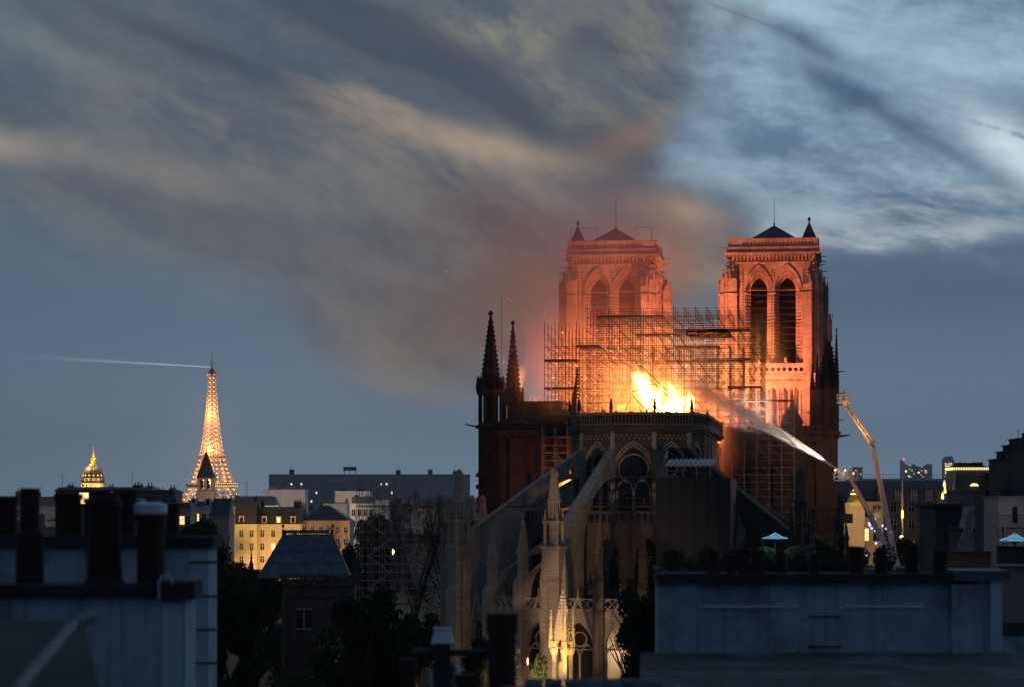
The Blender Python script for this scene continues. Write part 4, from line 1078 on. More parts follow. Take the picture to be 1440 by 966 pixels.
# ------------------------------------------------------------------ lamps
def point(name, loc, col, w, r=.5):
    l = bpy.data.lights.new(name, 'POINT'); l.color = col; l.energy = w; l.shadow_soft_size = r
    o = bpy.data.objects.new(name, l); COL.objects.link(o); o.location = loc; return o
def spot(name, loc, tgt, col, w, ang, r=.3, blend=.6):
    l = bpy.data.lights.new(name, 'SPOT'); l.color = col; l.energy = w; l.spot_size = R(ang); l.spot_blend = blend; l.shadow_soft_size = r
    o = bpy.data.objects.new(name, l); COL.objects.link(o); o.location = loc
    o.rotation_euler = (Vector(tgt)-Vector(loc)).to_track_quat('-Z', 'Y').to_euler(); return o
def CW(u, v, z): return tuple(CM @ Vector((u, v, z)))
FC = (1, .27, .055)
FS = 1.0
point('fire_light_nave', CW(3, 88, 35.6), (1, .215, .09), 126000*FS, 1.2)
point('fire_light_nave', CW(5, 94, 35.5), (1, .22, .06), 32000*FS, 1.0)
point('fire_light_crossing', CW(0, 60, 36), (1, .18, .05), 38000*FS, 1.5)
point('fire_light_choir', CW(-2, 30, 34.8), (1, .28, .06), 6000*FS, 2.0)
point('fire_light_south', tuple(P(800, 672, 318)), (1, .28, .05), 700*FS, .8)
# floodlights on the apse from the garden, warm
spot('garden_floodlight', tuple(P(712, 975, 226)), CW(-5.0, -20, 13), (1, .58, .30), 26000, 60, .3, .9)
spot('garden_floodlight', tuple(P(768, 990, 228)), CW(-7.0, -22, 11), (1, .60, .28), 13000, 50, .3, .9)
point('garden_lamp', tuple(P(744, 1000, 249)), (1, .60, .28), 1500, .3)
point('garden_lamp', tuple(P(806, 985, 249)), (1, .60, .28), 600, .3)
spot('garden_floodlight', tuple(P(560, 985, 225)), CW(-20, -8, 17), (1, .55, .33), 2500, 45, .6, .9)
# lamps on the hose platform
spot('platform_lamp', tuple(P(1177, 655, 309)), tuple(P(1080, 588, 317)), (1, .78, .62), 90000, 26, .2, .7)
point('platform_lamp', tuple(P(1182, 664, 306)), (1, .8, .5), 60, .2)
spot('work_lamp', tuple(P(1010, 622, 272)), tuple(P(975, 660, 270)), (1, .85, .85), 420, 120, .3, .9)

# ------------------------------------------------------------------ garden monument, floodlit
mp = P(792, 966, 246); mp.z = 0
mon = thing('garden_monument', 'small golden floodlit stone spire sheltering a statue in front of the apse', 'monument', tuple(mp), R(-12))
b = MB(); b.lathe((0,0,0), [(2.6,0),(2.6,1.2),(2.1,1.4),(2.1,2.4),(1.5,2.6),(1.5,6.4)], 6, 0)
b.build('pedestal', 'stone_pale', mon)
c = MB()
for k in range(3):
    a = math.tau*(k+.25)/3+.35; x_, y_ = 1.0*math.cos(a), 1.0*math.sin(a)
    c.lathe((x_, y_, 2.2), [(.36,0),(.36,.4),(.27,.5),(.27,6.9),(.40,7.15),(.48,7.5),(.48,7.7)], 8)
    c.box(x_-.3, x_+.3, y_-.3, y_+.3, 9.9, 10.6)
c.build('column', 'stone_pale', mon)
s = MB(); s.lathe((0,-.1,5.2), [(.42,0),(.5,.4),(.40,1.4),(.46,2.0),(.50,2.6),(.42,3.2),(.2,3.5),(.22,3.7),(.26,3.95),(.2,4.2),(.06,4.4)], 8)
s.bar((.3,-.4,7.6), (-.1,-.6,7.2), .13, .1).bar((.15,-.5,7.9), (.35,-.55,8.3), .16, .14); s.build('statue', 'stone_pale', mon)
cn = MB()
for k in range(3):
    a = math.tau*(k+.25)/3+.35; a2 = math.tau*(k+1.25)/3+.35
    p0 = Vector((1.0*math.cos(a), 1.0*math.sin(a), 0)); p1 = Vector((1.0*math.cos(a2), 1.0*math.sin(a2), 0)); w_ = (p1-p0).length; x_ = (p1-p0)/w_
    cn.plate([(-w_/2-.1, 9.9),(-w_/2+.3,9.9)]+[q for q in parch(0, w_-.6, 9.9, 10.3, .75, 6)[1:][::-1]][::-1][:0]+[(w_/2-.3,9.9),(w_/2+.1,9.9),(w_/2,11.0),(0,14.2),(-w_/2,11.0)],
             [parch(0, w_-.75, 10.0, 10.2, .8, 6), circ(0, 12.2, .26, 10)], .16, (p0+p1)/2, x_, Z3)
    for s_ in (-1, 1):
        for j in range(9):
            q = (p0+p1)/2+x_*(s_*w_/2*(1-j/9))+Z3*(11.1+3.0*j/9); cn.box(q.x-.08,q.x+.08,q.y-.08,q.y+.08,q.z,q.z+.2)
    pinnacle(cn, p0.x*1.35, p0.y*1.35, 10.6, .42, 3.3)
    cn.box(p0.x*1.35-.22, p0.x*1.35+.22, p0.y*1.35-.22, p0.y*1.35+.22, 9.9, 10.6)
cn.lathe((0,0,11.0), [(.92,0),(.86,.3),(.10,4.6),(.17,4.7),(.17,4.85),(.02,5.1)], 6)
for j in range(1, 13):
    q = j/13; rr = .86*(1-q)+.1*q+.04
    for k in range(6):
        a = math.tau*(k+.5)/6; cn.box(rr*math.cos(a)-.09, rr*math.cos(a)+.09, rr*math.sin(a)-.09, rr*math.sin(a)+.09, 11.2+4.4*q-.08, 11.2+4.4*q+.14)
cn.build('canopy_spire', 'stone_pale', mon)
for dx_, dy_, w_ in ((-2.2, -4.2, 3000), (1.2, -4.6, 3600)):
    spot('monument_floodlight', (mp.x+dx_, mp.y+dy_, 5.2), (mp.x, mp.y, 12.0), (1, .56, .10), w_, 50, .25, .6)

# ------------------------------------------------------------------ aerial lifts
def boom(label, pts, D, cage=True):
    base = P(1275, 860, D); base.z = 0
    root = thing('aerial_lift', label, 'fire engine', tuple(base))
    # the vehicle itself, down in the street
    b = MB(); b.box(-1.3, 1.3, -4.2, 3.2, .9, 1.6).box(-1.25, 1.25, -4.2, -1.0, 1.6, 2.2).box(-1.2, 1.2, 3.2, 5.4, .9, 3.2); b.frus(-1.2,1.2,3.2,5.4,3.2,-1.1,1.1,3.5,5.2,3.5)
    bd = b.build('body', 'red_paint', root)
    MB().box(-1.21, 1.21, 3.5, 5.42, 2.1, 2.9).build('windscreen', 'dark_glass', bd)
    for x_ in (-1.2, 1.2):
        for y_ in (-3, -1.6, 4.1):
            w_ = MB(); w_.bar((x_-.18, y_, .5), (x_+.18, y_, .5), .5, .5, 14); w_.build('wheel', 'iron', root)
    MB().lathe((0,0,1.6), [(1.0,0),(1.0,.5),(.6,.9),(.6,1.6)], 12).build('turntable', 'boom_metal', root)
    W_ = [Vector((P(px, py, d).x, d, P(px, py, d).z)) for px, py, d in pts]
    inv = WM[root.name].inverted(); W_ = [inv @ q for q in W_]; W_ = [Vector((0,0,2.6))]+W_
    for i in range(len(W_)-1):
        a, c_ = W_[i], W_[i+1]; w0 = .70-.13*i; d = (c_-a).normalized(); sd = Vector((0,1,0)); up = sd.cross(d).normalized()
        s = MB(); L = (c_-a).length
        for o_ in (-1, 1):
            for p_ in (-1, 1): s.bar(a+sd*o_*w0*.8+up*p_*w0*.45, c_+sd*o_*w0*.6+up*p_*w0*.35, .085, .07)
        n = int(L/1.1)
        for j in range(n):
            q0 = a.lerp(c_, j/n); q1 = a.lerp(c_, (j+1)/n)
            for o_ in (-1, 1): s.bar(q0+sd*o_*w0*.75-up*w0*.4, q1+sd*o_*w0*.7+up*w0*.4, .045)
        s.bar(a-up*.05, c_-up*.05, .16, .12)
        p = s.build('boom_section', 'boom_metal', root)
        MB().bar(c_-sd*.7, c_+sd*.7, .38, .38, 8).build('joint', 'boom_metal', p)
    if cage:
        t_ = W_[-1]; c = MB()
        for x_ in (-.9, .9):
            for y_ in (-.5, .5): c.bar(t_+Vector((x_, y_, 0)), t_+Vector((x_, y_, 1.15)), .05)
        for z_ in (.05, .6, 1.15):
            c.bar(t_+Vector((-.9,-.5,z_)), t_+Vector((.9,-.5,z_)), .05).bar(t_+Vector((-.9,.5,z_)), t_+Vector((.9,.5,z_)), .05).bar(t_+Vector((-.9,-.5,z_)), t_+Vector((-.9,.5,z_)), .05).bar(t_+Vector((.9,-.5,z_)), t_+Vector((.9,.5,z_)), .05)
        c.box(t_.x-.9, t_.x+.9, t_.y-.5, t_.y+.5, t_.z-.08, t_.z); c.build('cage', 'boom_metal', root)
    return root, W_[-1]
r1, c1 = boom('long articulated fire boom with an orange-lit upper arm reaching to the corner pinnacle', [(1262, 800, 300), (1226, 622, 306), (1187, 566, 312)], 296)
r2, c2 = boom('shorter double boom carrying the platform that sprays the water jet', [(1261, 799, 299), (1222, 720, 302), (1196, 674, 306)], 294)
point('boom_fill', tuple(P(1222, 640, 300)), (1, .45, .22), 500, .5)  # unseen fill lights added to colour the booms
point('boom_fill', tuple(P(1250, 790, 292)), (.9, .85, 1), 500, .5)
point('boom_fill', tuple(P(1192, 590, 306)), (1, .36, .08), 2200, .5)  # added orange fill standing in for firelight on the upper arm
# gangway platform between the boom head and the buttress, with the monitor
pf = thing('hose_platform', 'rescue platform with work lamps and a water cannon', 'platform', tuple(P(1190, 676, 308)))
s = MB(); s.box(-1.6, 1.0, -.6, .6, 0, .12)
for x_ in (-1.6, -.7, .2, 1.0):
    for y_ in (-.6, .6): s.bar((x_, y_, 0), (x_, y_, 1.1), .05)
for z_ in (.6, 1.1):
    for y_ in (-.6, .6): s.bar((-1.6, y_, z_), (1.0, y_, z_), .05)
s.build('cage', 'boom_metal', pf)
MB().bar((-.7, 0, .9), (-1.35, 0, 1.75), .16, .11, 8).bar((-.7,0,.1), (-.7,0,.95), .1).build('water_cannon', 'boom_metal', pf)
for x_, z_ in ((-1.5, 1.3), (-.2, 1.25), (.9, .9)): MB().lathe((x_, -.5, z_), [(.05,0),(.13,.08),(.13,.2),(.05,.26)], 6).build('lamp', 'bulb_white', pf)
# firefighters on the platform
def person(label, loc, rz, jacket='hi_vis', h=1.75, arm=0):
    me = bpy.data.meshes.new('person'); o = bpy.data.objects.new('person', me); COL.objects.link(o)
    k = h/1.75
    J = {'pel':(0,0,.95,.15),'ch':(0,0,1.28,.17),'nk':(0,0,1.48,.07),'hd':(0,.01,1.60,.10),'tp':(0,0,1.70,.09),
         'ls':(-.19,0,1.40,.075),'le':(-.27,.05,1.14,.055),'lw':(-.24,.22,.98,.04),'rs':(.19,0,1.40,.075),'re':(.28,.08,1.16,.055),'rw':(.22,.30,1.12+arm,.04),
         'lh':(-.10,0,.90,.10),'lk':(-.12,.03,.50,.075),'la':(-.12,0,.09,.05),'lt':(-.12,.14,.04,.045),'rh':(.10,0,.90,.10),'rk':(.13,.04,.50,.075),'ra':(.13,0,.09,.05),'rt':(.13,.14,.04,.045)}
    nm = list(J); idx = {n_: i for i, n_ in enumerate(nm)}
    ed = [('pel','ch'),('ch','nk'),('nk','hd'),('hd','tp'),('ch','ls'),('ls','le'),('le','lw'),('ch','rs'),('rs','re'),('re','rw'),('pel','lh'),('lh','lk'),('lk','la'),('la','lt'),('pel','rh'),('rh','rk'),('rk','ra'),('ra','rt')]
    me.from_pydata([tuple(Vector(J[n_][:3])*k) for n_ in nm], [(idx[a], idx[b_]) for a, b_ in ed], [])
    md = o.modifiers.new('skin', 'SKIN'); o.modifiers.new('sub', 'SUBSURF').render_levels = 1
    for i, n_ in enumerate(nm): me.skin_vertices[0].data[i].radius = (J[n_][3]*k,)*2
    me.skin_vertices[0].data[0].use_root = True
    me.materials.append(M[jacket]); o.location = loc; o.rotation_euler = (0,0,rz); WM[o.name] = Matrix()
    tag(o, label, 'person')
    hp = MB().lathe((0,.01*k,1.62*k), [(.15,0),(.14,.06),(.12,.12),(.05,.17)], 10).build('helmet', 'pot_metal', o)
    return o
bp = P(1190, 676, 308)
person('firefighter in a dark coat and pale helmet aiming the water cannon', (bp.x-.35, bp.y, bp.z+.12), R(90), arm=.15)
person('firefighter standing behind the one at the water cannon', (bp.x+.5, bp.y+.1, bp.z+.12), R(75))
c1w = WM[r1.name] @ c1
person('firefighter in the raised cage at the tip of the tallest boom', (c1w.x, c1w.y, c1w.z), R(60))

# ------------------------------------------------------------------ lattice tower, far away
ED = 4580; ec = P(298, 700, ED); ES = ED/FPX
eif = thing('lattice_tower', 'tall iron lattice tower glowing gold on the horizon', 'tower', (ec.x, ED, 0), R(40))
def eprof(z):       # half width by height
    pts = [(0,62),(57,33),(66,31),(115,18),(122,16.5),(160,11.8),(200,8.6),(240,6.2),(276,4.6)]
    for (a, wa), (b_, wb) in zip(pts, pts[1:]):
        if z <= b_: return wa+(wb-wa)*(z-a)/(b_-a)
    return 4.5
def leg(mb, bm, cx_, cy_, z0, z1, hw0, hw1, c0, c1_, st, bulb=True):
    n = int((z1-z0)/st)
    for i in range(n):
        za, zb_ = z0+(z1-z0)*i/n, z0+(z1-z0)*(i+1)/n
        ta, tb = i/n, (i+1)/n
        def cor(t, z):
            c = eprof(z); h = hw0+(hw1-hw0)*t
            ox, oy = cx_*(c-h), cy_*(c-h)
            return [Vector((ox+sx*h, oy+sy*h, z)) for sx, sy in ((-1,-1),(1,-1),(1,1),(-1,1))]
        A = cor(ta, za); B = cor(tb, zb_)
        for k in range(4):
            mb.bar(A[k], B[k], .55, .55); mb.bar(A[k], B[(k+1)%4], .3); mb.bar(A[(k+1)%4], B[k], .3); mb.bar(A[k], A[(k+1)%4], .3)
            q = (A[k]+A[(k+1)%4]+B[k]+B[(k+1)%4])/4; bm.bar(q, q+Vector((0,0,2.2)), 1.15)
            if k % 2: bm.bar(A[k], A[k]+Vector((0,0,1.2)), .6)
bm = MB()
for sx in (-1, 1):
    for sy in (-1, 1):
        l = MB(); leg(l, bm, sx, sy, 0, 57, 13, 8.5, 0, 0, 9); l.build('leg', 'tower_iron', eif)
        l = MB(); leg(l, bm, sx, sy, 64, 113, 8, 5.5, 0, 0, 7.5); l.build('upper_leg', 'tower_iron', eif)
def shaft(mb):
    n = 18; z0 = 120; z1 = 274
    for i in range(n):
        za, zb_ = z0+(z1-z0)*i/n, z0+(z1-z0)*(i+1)/n; a, b_ = eprof(za), eprof(zb_)
        A = [Vector((sx*a, sy*a, za)) for sx, sy in ((-1,-1),(1,-1),(1,1),(-1,1))]; B = [Vector((sx*b_, sy*b_, zb_)) for sx, sy in ((-1,-1),(1,-1),(1,1),(-1,1))]
        for k in range(4):
            k2 = (k+1)%4
            mb.bar(A[k], B[k], .5); mb.bar(A[k], B[k2], .3); mb.bar(A[k2], B[k], .3); mb.bar(A[k], A[k2], .3)
            m1 = (A[k]+A[k2])/2; m2 = (B[k]+B[k2])/2
            mb.bar(m1, m2, .5)
            bm.bar(A[k], A[k].lerp(B[k], .16), .8); q = (m1+m2)/2; bm.bar(q, q+Vector((0,0,2.0)), 1.15)
            if a > 9:
                for tt in (.25, .75): q = A[k].lerp(B[k2], tt); bm.bar(q, q+Vector((0,0,1.6)), .8)
s = MB(); shaft(s); s.build('shaft', 'tower_iron', eif)
p = MB().box(-36,36,-36,36,57.5,62).box(-38,38,-38,38,62,63.5)
for k in range(24): p.box(-37+k*3.1, -36.2+k*3.1, -37.5, -36, 63.5, 66.5)
p.box(-37,37,-37.5,-36.5,66.5,67.3); p.build('platform', 'tower_iron', eif)
p = MB().box(-20,20,-20,20,114,117).box(-21.5,21.5,-21.5,21.5,117,118); p.build('platform', 'tower_iron', eif)
for k in range(18): bm.box(-36+k*4.1, -34.8+k*4.1, -37.8, -37.2, 58.5, 61); 
for k in range(10): bm.box(-19+k*4.1, -17.9+k*4.1, -21, -20.6, 112, 113.4)
for k in range(16): bm.box(-36+k*4.6, -34.4+k*4.6, -37.7, -37.4, 64, 66)
for sy in (-1, 1):
    a = MB()                      # arches between the feet
    for i in range(14):
        t0, t1 = math.pi*i/14, math.pi*(i+1)/14; f = lambda t, r: Vector((-r*math.cos(t), sy*46, 14+r*.95*math.sin(t)))
        a.bar(f(t0, 36), f(t1, 36), .8).bar(f(t0, 33), f(t1, 33), .6).bar(f(t0, 33), f(t1, 36), .4)
    a.build('arch', 'tower_iron', eif)
p = MB().box(-8.5,8.5,-8.5,8.5,274,277).box(-6.5,6.5,-6.5,6.5,277,281); p.lathe((0,0,281), [(6.5,0),(5,4),(3,7),(1.6,9),(1.2,14)], 10); p.bar((0,0,294), (0,0,322), .9, .35).box(-2,2,-2,2,300,301).build('top_cabin', 'tower_iron', eif)
for k in range(12): bm.lathe((8.6*math.cos(math.tau*k/12), 8.6*math.sin(math.tau*k/12), 274.5+(k%2)*2), [(.4,0),(1.2,1.0),(.4,2)], 5)
bm.lathe((0,0,286), [(1.5,0),(1.8,2),(.6,4)], 8)
bm.build('light_bulbs', 'tower_bulb', eif)['kind'] = 'stuff'
for z_, w_ in ((70, 1.2e6), (130, 9.0e5), (200, 7.0e5), (30, 1.2e6)): point('tower_floodlight', (ec.x-3, ED-45 if z_ < 100 else ED-26, z_), (1, .5, .15), w_, 6)
# its searchlight beam is a lit streak of air
sb = MB().bar((ec.x-2, ED, 292), (ec.x-2-520*math.cos(R(4)), ED, 322), 1.0, 5, 10)
def beam_fn(v):
    x, y, z = sep(wpos()); E.put(v.inputs['Emission Strength'], ss(x, ec.x-480, ec.x-5)*.00035); v.inputs['Emission Color'].default_value = (.8,.9,1,1)
vol_mat('beam', beam_fn)
o = sb.build('searchlight_beam', 'beam'); tag(o, 'pale searchlight beam reaching left from the iron tower', 'light beam')

# ------------------------------------------------------------------ golden dome
DD = 3300; dc = P(131, 700, DD); dm_ = thing('domed_church', 'gilded dome with lantern, floodlit, left of the iron tower', 'church', (dc.x, DD, 0), 0)
MB().box(-22,22,-22,22,0,36).build('wall', 'facade_cream', dm_)
d = MB().lathe((0,0,36), [(17,0),(17,5),(17.5,5.2),(17.5,6),(15.8,6.2),(15.8,17),(17,17.3),(17,18.2),(15,18.6),(15,24),(15.6,24.3),(15.6,25.2)], 28)
for k in range(28):
    a = math.tau*k/28; d.bar((16.3*math.cos(a), 16.3*math.sin(a), 42), (16.3*math.cos(a), 16.3*math.sin(a), 53), .55, .5, 5)
d.build('drum', 'stone_pale', dm_)
for k in range(14):
    a = math.tau*(k+.5)/14
    for z0, r_ in ((44, 15.95), (55.5, 15.15)): MB().box(r_*math.cos(a)-.7, r_*math.cos(a)+.7, r_*math.sin(a)-.7, r_*math.sin(a)+.7, z0, z0+4.5).build('window', 'dark_glass', dm_)
d2 = MB().lathe((0,0,61.2), [(15,0),(14.6,3),(13.4,7.5),(11.4,11.6),(8.4,15),(5.4,17.2),(4.6,17.8)], 28); d2.build('dome', 'lead', dm_)
rb = MB()
for k in range(14):
    a = math.tau*k/14
    pr_ = [(15.1,0),(14.7,3),(13.5,7.5),(11.5,11.6),(8.5,15),(5.5,17.2)]
    for (r0, z0), (r1_, z1) in zip(pr_, pr_[1:]): rb.bar((r0*math.cos(a), r0*math.sin(a), 61.2+z0), (r1_*math.cos(a), r1_*math.sin(a), 61.2+z1), .42)
rb.build('gilded_rib', 'gold_leaf', dm_)
l = MB().lathe((0,0,79), [(5.2,0),(5.2,1.5),(3.2,1.8),(3.2,9),(4.4,9.3),(4.4,10),(2.8,11.5),(2.0,13.5),(1.6,16),(.5,24),(.9,24.4),(.9,25.6),(.15,26),(.15,29)], 12); l.build('lantern', 'gold_leaf', dm_)
for k in range(6):
    a = -math.pi/2+(k-2.5)*.42; bl_ = MB(); bl_.lathe((14.6*math.cos(a), 14.6*math.sin(a), 64), [(.4,0),(1.2,.9),(.3,2)], 6).build('lamp', 'tower_bulb', dm_)
for x_, z_, w_ in ((-13, 41, 5.0e5), (13, 41, 5.0e5), (-9, 81, 2.4e5), (8, 92, 2.0e5)):
    point('dome_floodlight', (dc.x+x_, DD-(24 if z_ < 60 else 21 if z_ < 70 else 10), z_), (1, .55, .14), w_*.14, 1.5)

# ------------------------------------------------------------------ buildings
random.seed(77)
def building(name, label, px0, px1, ztop_px, eave_px, D, depth=14, wall='facade_grey', roof='slate', cols=0, rows=0, lit=(), chim=(), kind='mansard', cat='building', group=None, win=(1.0, 1.7), rowgap=3.1, first=2.2, rz=0, dorm=0, litmat='window_warm', zb=0, inset=None, shutters=False):
    x0 = P(px0, 0, D).x; x1 = P(px1, 0, D).x; zt = CH+(HY-ztop_px)/FPX*D; ze = CH+(HY-eave_px)/FPX*D
    cx_ = (x0+x1)/2; w = x1-x0
    root = thing(name, label, cat, (cx_, D, 0), R(rz), group)
    wl = MB().box(-w/2, w/2, 0, depth, zb, ze).box(-w/2-.25, w/2+.25, -.3, depth+.25, ze, ze+.3)
    if rows:
        for r_ in range(rows+1): wl.box(-w/2-.06, w/2+.06, -.1, .02, max(zb, ze-first-r_*rowgap-.2-win[1]*.3-.4), max(zb+.1, ze-first-r_*rowgap-.02-win[1]*.3-.4))
    wl.build('wall', wall, root)
    hr = zt-ze
    if hr > .5:
        r = MB(); i_ = inset if inset is not None else min(1.4, w*.12)
        if kind == 'mansard': r.frus(-w/2, w/2, 0, depth, ze+.3, -w/2+i_*.3, w/2-i_*.3, i_, depth-i_, zt-.35*hr*.3); r.frus(-w/2+i_*.3, w/2-i_*.3, i_, depth-i_, zt-.35*hr*.3, -w/2+i_*.6, w/2-i_*.6, depth*.4, depth*.6, zt)
        elif kind == 'gable': r.add([(-w/2,-.2,ze+.3),(w/2,-.2,ze+.3),(w/2,depth,ze+.3),(-w/2,depth,ze+.3),(-w/2,depth/2,zt),(w/2,depth/2,zt)], [(0,1,5,4),(2,3,4,5),(0,4,3),(1,2,5),(0,3,2,1)])
        elif kind == 'hip': r.frus(-w/2, w/2, 0, depth, ze+.3, -w/2+i_, w/2-i_, depth*.35, depth*.65, zt)
        else: r.box(-w/2+.3, w/2-.3, .3, depth-.3, ze+.3, zt)
        rf = r.build('roof', roof, root)
        par = rf
    else: par = root
    for (cpx, ctop, cw) in chim:
        cx2 = P(cpx, 0, D).x-cx_; ct = CH+(HY-ctop)/FPX*D; cwm = cw/FPX*D
        c = MB().box(cx2-cwm/2, cx2+cwm/2, depth*.35, depth*.55, ze, ct-.5).box(cx2-cwm/2-.08, cx2+cwm/2+.08, depth*.34, depth*.56, ct-.5, ct-.35)
        n = max(1, int(cwm/.55))
        for k in range(n): c.lathe((cx2-cwm/2+(k+.5)*cwm/n, depth*.45, ct-.35), [(.17,0),(.14,.5+.3*random.random())], 6)
        c.build('chimney', 'facade_pink' if random.random() < .4 else 'plaster_dark', par)
    if dorm and hr > 1.5:
        for k in range(dorm):
            x_ = -w/2+(k+.5)*w/dorm; f = MB().box(x_-.65, x_+.65, .1, 2.2, ze+.4, ze+2.2).box(x_-.75, x_+.75, .0, 2.3, ze+2.2, ze+2.35)
            dd_ = f.build('dormer', wall, par)
            MB().box(x_-.4, x_+.4, .05, .09, ze+.7, ze+2.0).build('dormer_pane', litmat if ('d', k) in lit else 'dark_glass', dd_)
    for r_ in range(rows):
        for k in range(cols):
            x_ = -w/2+(k+.5)*w/cols; z_ = ze-first-r_*rowgap
            if z_-win[1]/2 < zb: continue
            f = MB(); a, h = win[0]/2, win[1]/2
            f.box(x_-a-.09, x_-a, -.1, .02, z_-h, z_+h).box(x_+a, x_+a+.09, -.1, .02, z_-h, z_+h).box(x_-a-.12, x_+a+.12, -.12, .02, z_+h, z_+h+.1).box(x_-a-.12, x_+a+.12, -.16, .02, z_-h-.1, z_-h).box(x_-.04, x_+.04, -.05, -.02, z_-h, z_+h)
            f.box(x_-a, x_+a, -.048, -.02, z_+h*.25, z_+h*.25+.07)
            if shutters: f.box(x_-a-.55, x_-a-.1, -.07, -.01, z_-h, z_+h).box(x_+a+.1, x_+a+.55, -.07, -.01, z_-h, z_+h)
            fo = f.build('window', 'white_paint' if wall != 'facade_dark' else 'facade_grey', root)
            MB().box(x_-a, x_+a, -.018, -.004, z_-h, z_+h).build('pane', litmat if (r_, k) in lit else 'dark_glass', fo)
    return root
# lit street fronts at left centre
building('apartment_building', 'narrow cream apartment building with a street lamp at its foot and a dark roof', 318, 361, 702, 738, 600, 12, 'facade_cream', 'slate', 3, 4, {(2,2)}, ((322,697,5),(358,697,6)), 'mansard', dorm=1, rowgap=3.3, shutters=False)
building('apartment_building', 'wide cream apartment building with three lit-looking dormers in a grey mansard roof', 361.5, 422, 712, 738, 602, 13, 'facade_cream', 'slate', 4, 5, {(1,1),(2,1),('d',1)}, ((416,703,10),(366,703,5)), 'mansard', dorm=3, rowgap=3.3)
building('apartment_building', 'long low building with a steep black roof and a single lit roof window', 422.5, 492, 710, 733, 610, 15, 'facade_pink', 'slate', 6, 3, (), ((449,706,4),(425,706,6)), 'hip', dorm=0, inset=6)
building('gable_house', 'blank pinkish gable wall rising behind the cream buildings', 326, 390, 697, 712, 640, 10, 'facade_pale', 'lead', 0, 0, (), ((330,694,6),), 'mansard', inset=3)
building('gable_house', 'pale party wall block above the black roof', 455, 488, 706, 709, 655, 9, 'facade_pale', 'zinc', 0, 0, (), ((486,700,4),), 'flat')
building('apartment_building', 'small pale building with narrow windows right of the black roof', 493, 526, 698, 709, 640, 10, 'facade_pale', 'zinc', 4, 3, (), ((500,694,5),(515,695,6)), 'flat')
building('apartment_building', 'grey block with a flat roof below the long office building', 471, 520, 690, 691, 820, 14, 'facade_pale', 'zinc', 0, 0, (), ((480,686,8),(505,686,10)), 'flat')
building('apartment_building', 'blue-grey slab with bare side wall behind the gable houses', 369, 429, 688, 689, 900, 14, 'facade_pale', 'lead', 0, 0, (), ((380,684,10),(405,685,14)), 'flat')
building('apartment_building', 'pale low block at the end of the flat roofs near the bare trees', 520, 545, 700, 704, 760, 12, 'facade_pale', 'zinc', 2, 2, (), ((530,697,6),), 'mansard')
building('office_building', 'long flat-roofed blue-grey office building on the horizon with a few lit windows', 378, 660, 666, 667, 1500, 30, 'facade_blue', 'lead', 40, 3, {(0,4),(0,6),(1,7),(1,9),(2,8),(0,22),(0,23),(1,24),(2,31)}, (), 'flat', win=(1.0,1.3), rowgap=5.5, first=6, litmat='window_pale')
building('office_wing', 'lower left wing of the long office building', 378, 396, 678, 679, 1490, 20, 'facade_blue', 'lead', 0, 0, (), (), 'flat')
t = thing('rooftop_sign_frame', 'open frame standing on the long office roof', 'roof frame', tuple(P(492, 666, 1505)))
s = MB(); 
for k in range(3): s.bar((-3.5+k*3.5,0,0), (-3.5+k*3.5,0,4.5), .3)
s.box(-4.2,4.2,-.5,.5,2.2,4.6); s.build('frame', 'facade_dark', t)
for px in (410, 560, 605, 640):
    t = MB(True); q = P(px, 666, 1505); t.box(q.x-1.5, q.x+1.5, q.y, q.y+3, q.z-.5, q.z+random.uniform(1.2,3)).bar((q.x, q.y, q.z), (q.x, q.y, q.z+6), .15, .1)
    tag(t.build('roof_vent', 'facade_dark'), 'small vent stack with an aerial on the long office roof', 'vent', 'vents on the long office roof')
for px_, py_, d_, e_ in ((400, 716, 850, 16000), (492, 718, 780, 12000), (470, 722, 632, 1800), (345, 712, 625, 5000), (250, 722, 760, 24000), (120, 722, 640, 14000), (600, 715, 1200, 40000), (540, 715, 735, 1800), (30, 718, 800, 16000)):
    point('street_glow_fill', tuple(P(px_, py_, d_)), (1, .72, .5), e_, 1.5)  # added point lights without fixtures, standing in for city glow on the facades
# church tower with slate cone in front of the iron tower
ct = P(290, 700, 1150); st_ = thing('church_tower', 'stone church tower with a dark pointed slate roof in front of the iron tower', 'church', (ct.x, 1150, 0))
s = MB().box(-4.4,4.4,-4.4,4.4,0,31); s.box(-4.7,4.7,-4.7,4.7,31,31.5).box(-3.9,3.9,-3.9,3.9,31.5,32.3)
for x_ in (-3.2, 0, 3.2): s.box(x_-.7, x_+.7, -3.9, -3.0, 32.3, 37).box(x_-.7, x_+.7, 3.0, 3.9, 32.3, 37)
s.box(-3.9,3.9,-3.9,3.9,37,37.8); s.box(-3.9,-3.1,-3,3,32.3,37).box(3.1,3.9,-3,3,32.3,37)
s.build('wall', 'facade_pink', st_)
MB().add([(-4.2,-4.2,37.8),(4.2,-4.2,37.8),(4.2,4.2,37.8),(-4.2,4.2,37.8),(0,0,51.5)], [(0,1,4),(1,2,4),(2,3,4),(3,0,4),(3,2,1,0)]).bar((0,0,51),(0,0,53.5),.12,.06).build('spire_roof', 'slate', st_)
MB().box(-2.2,-1.1,-3.5,-3.3,32.6,36.4).box(1.1,2.2,-3.5,-3.3,32.6,36.4).build('bell_opening', 'dark_glass', st_)
point('street_glow_fill', (ct.x+12, 1128, 22), (1, .65, .35), 9000, 1)
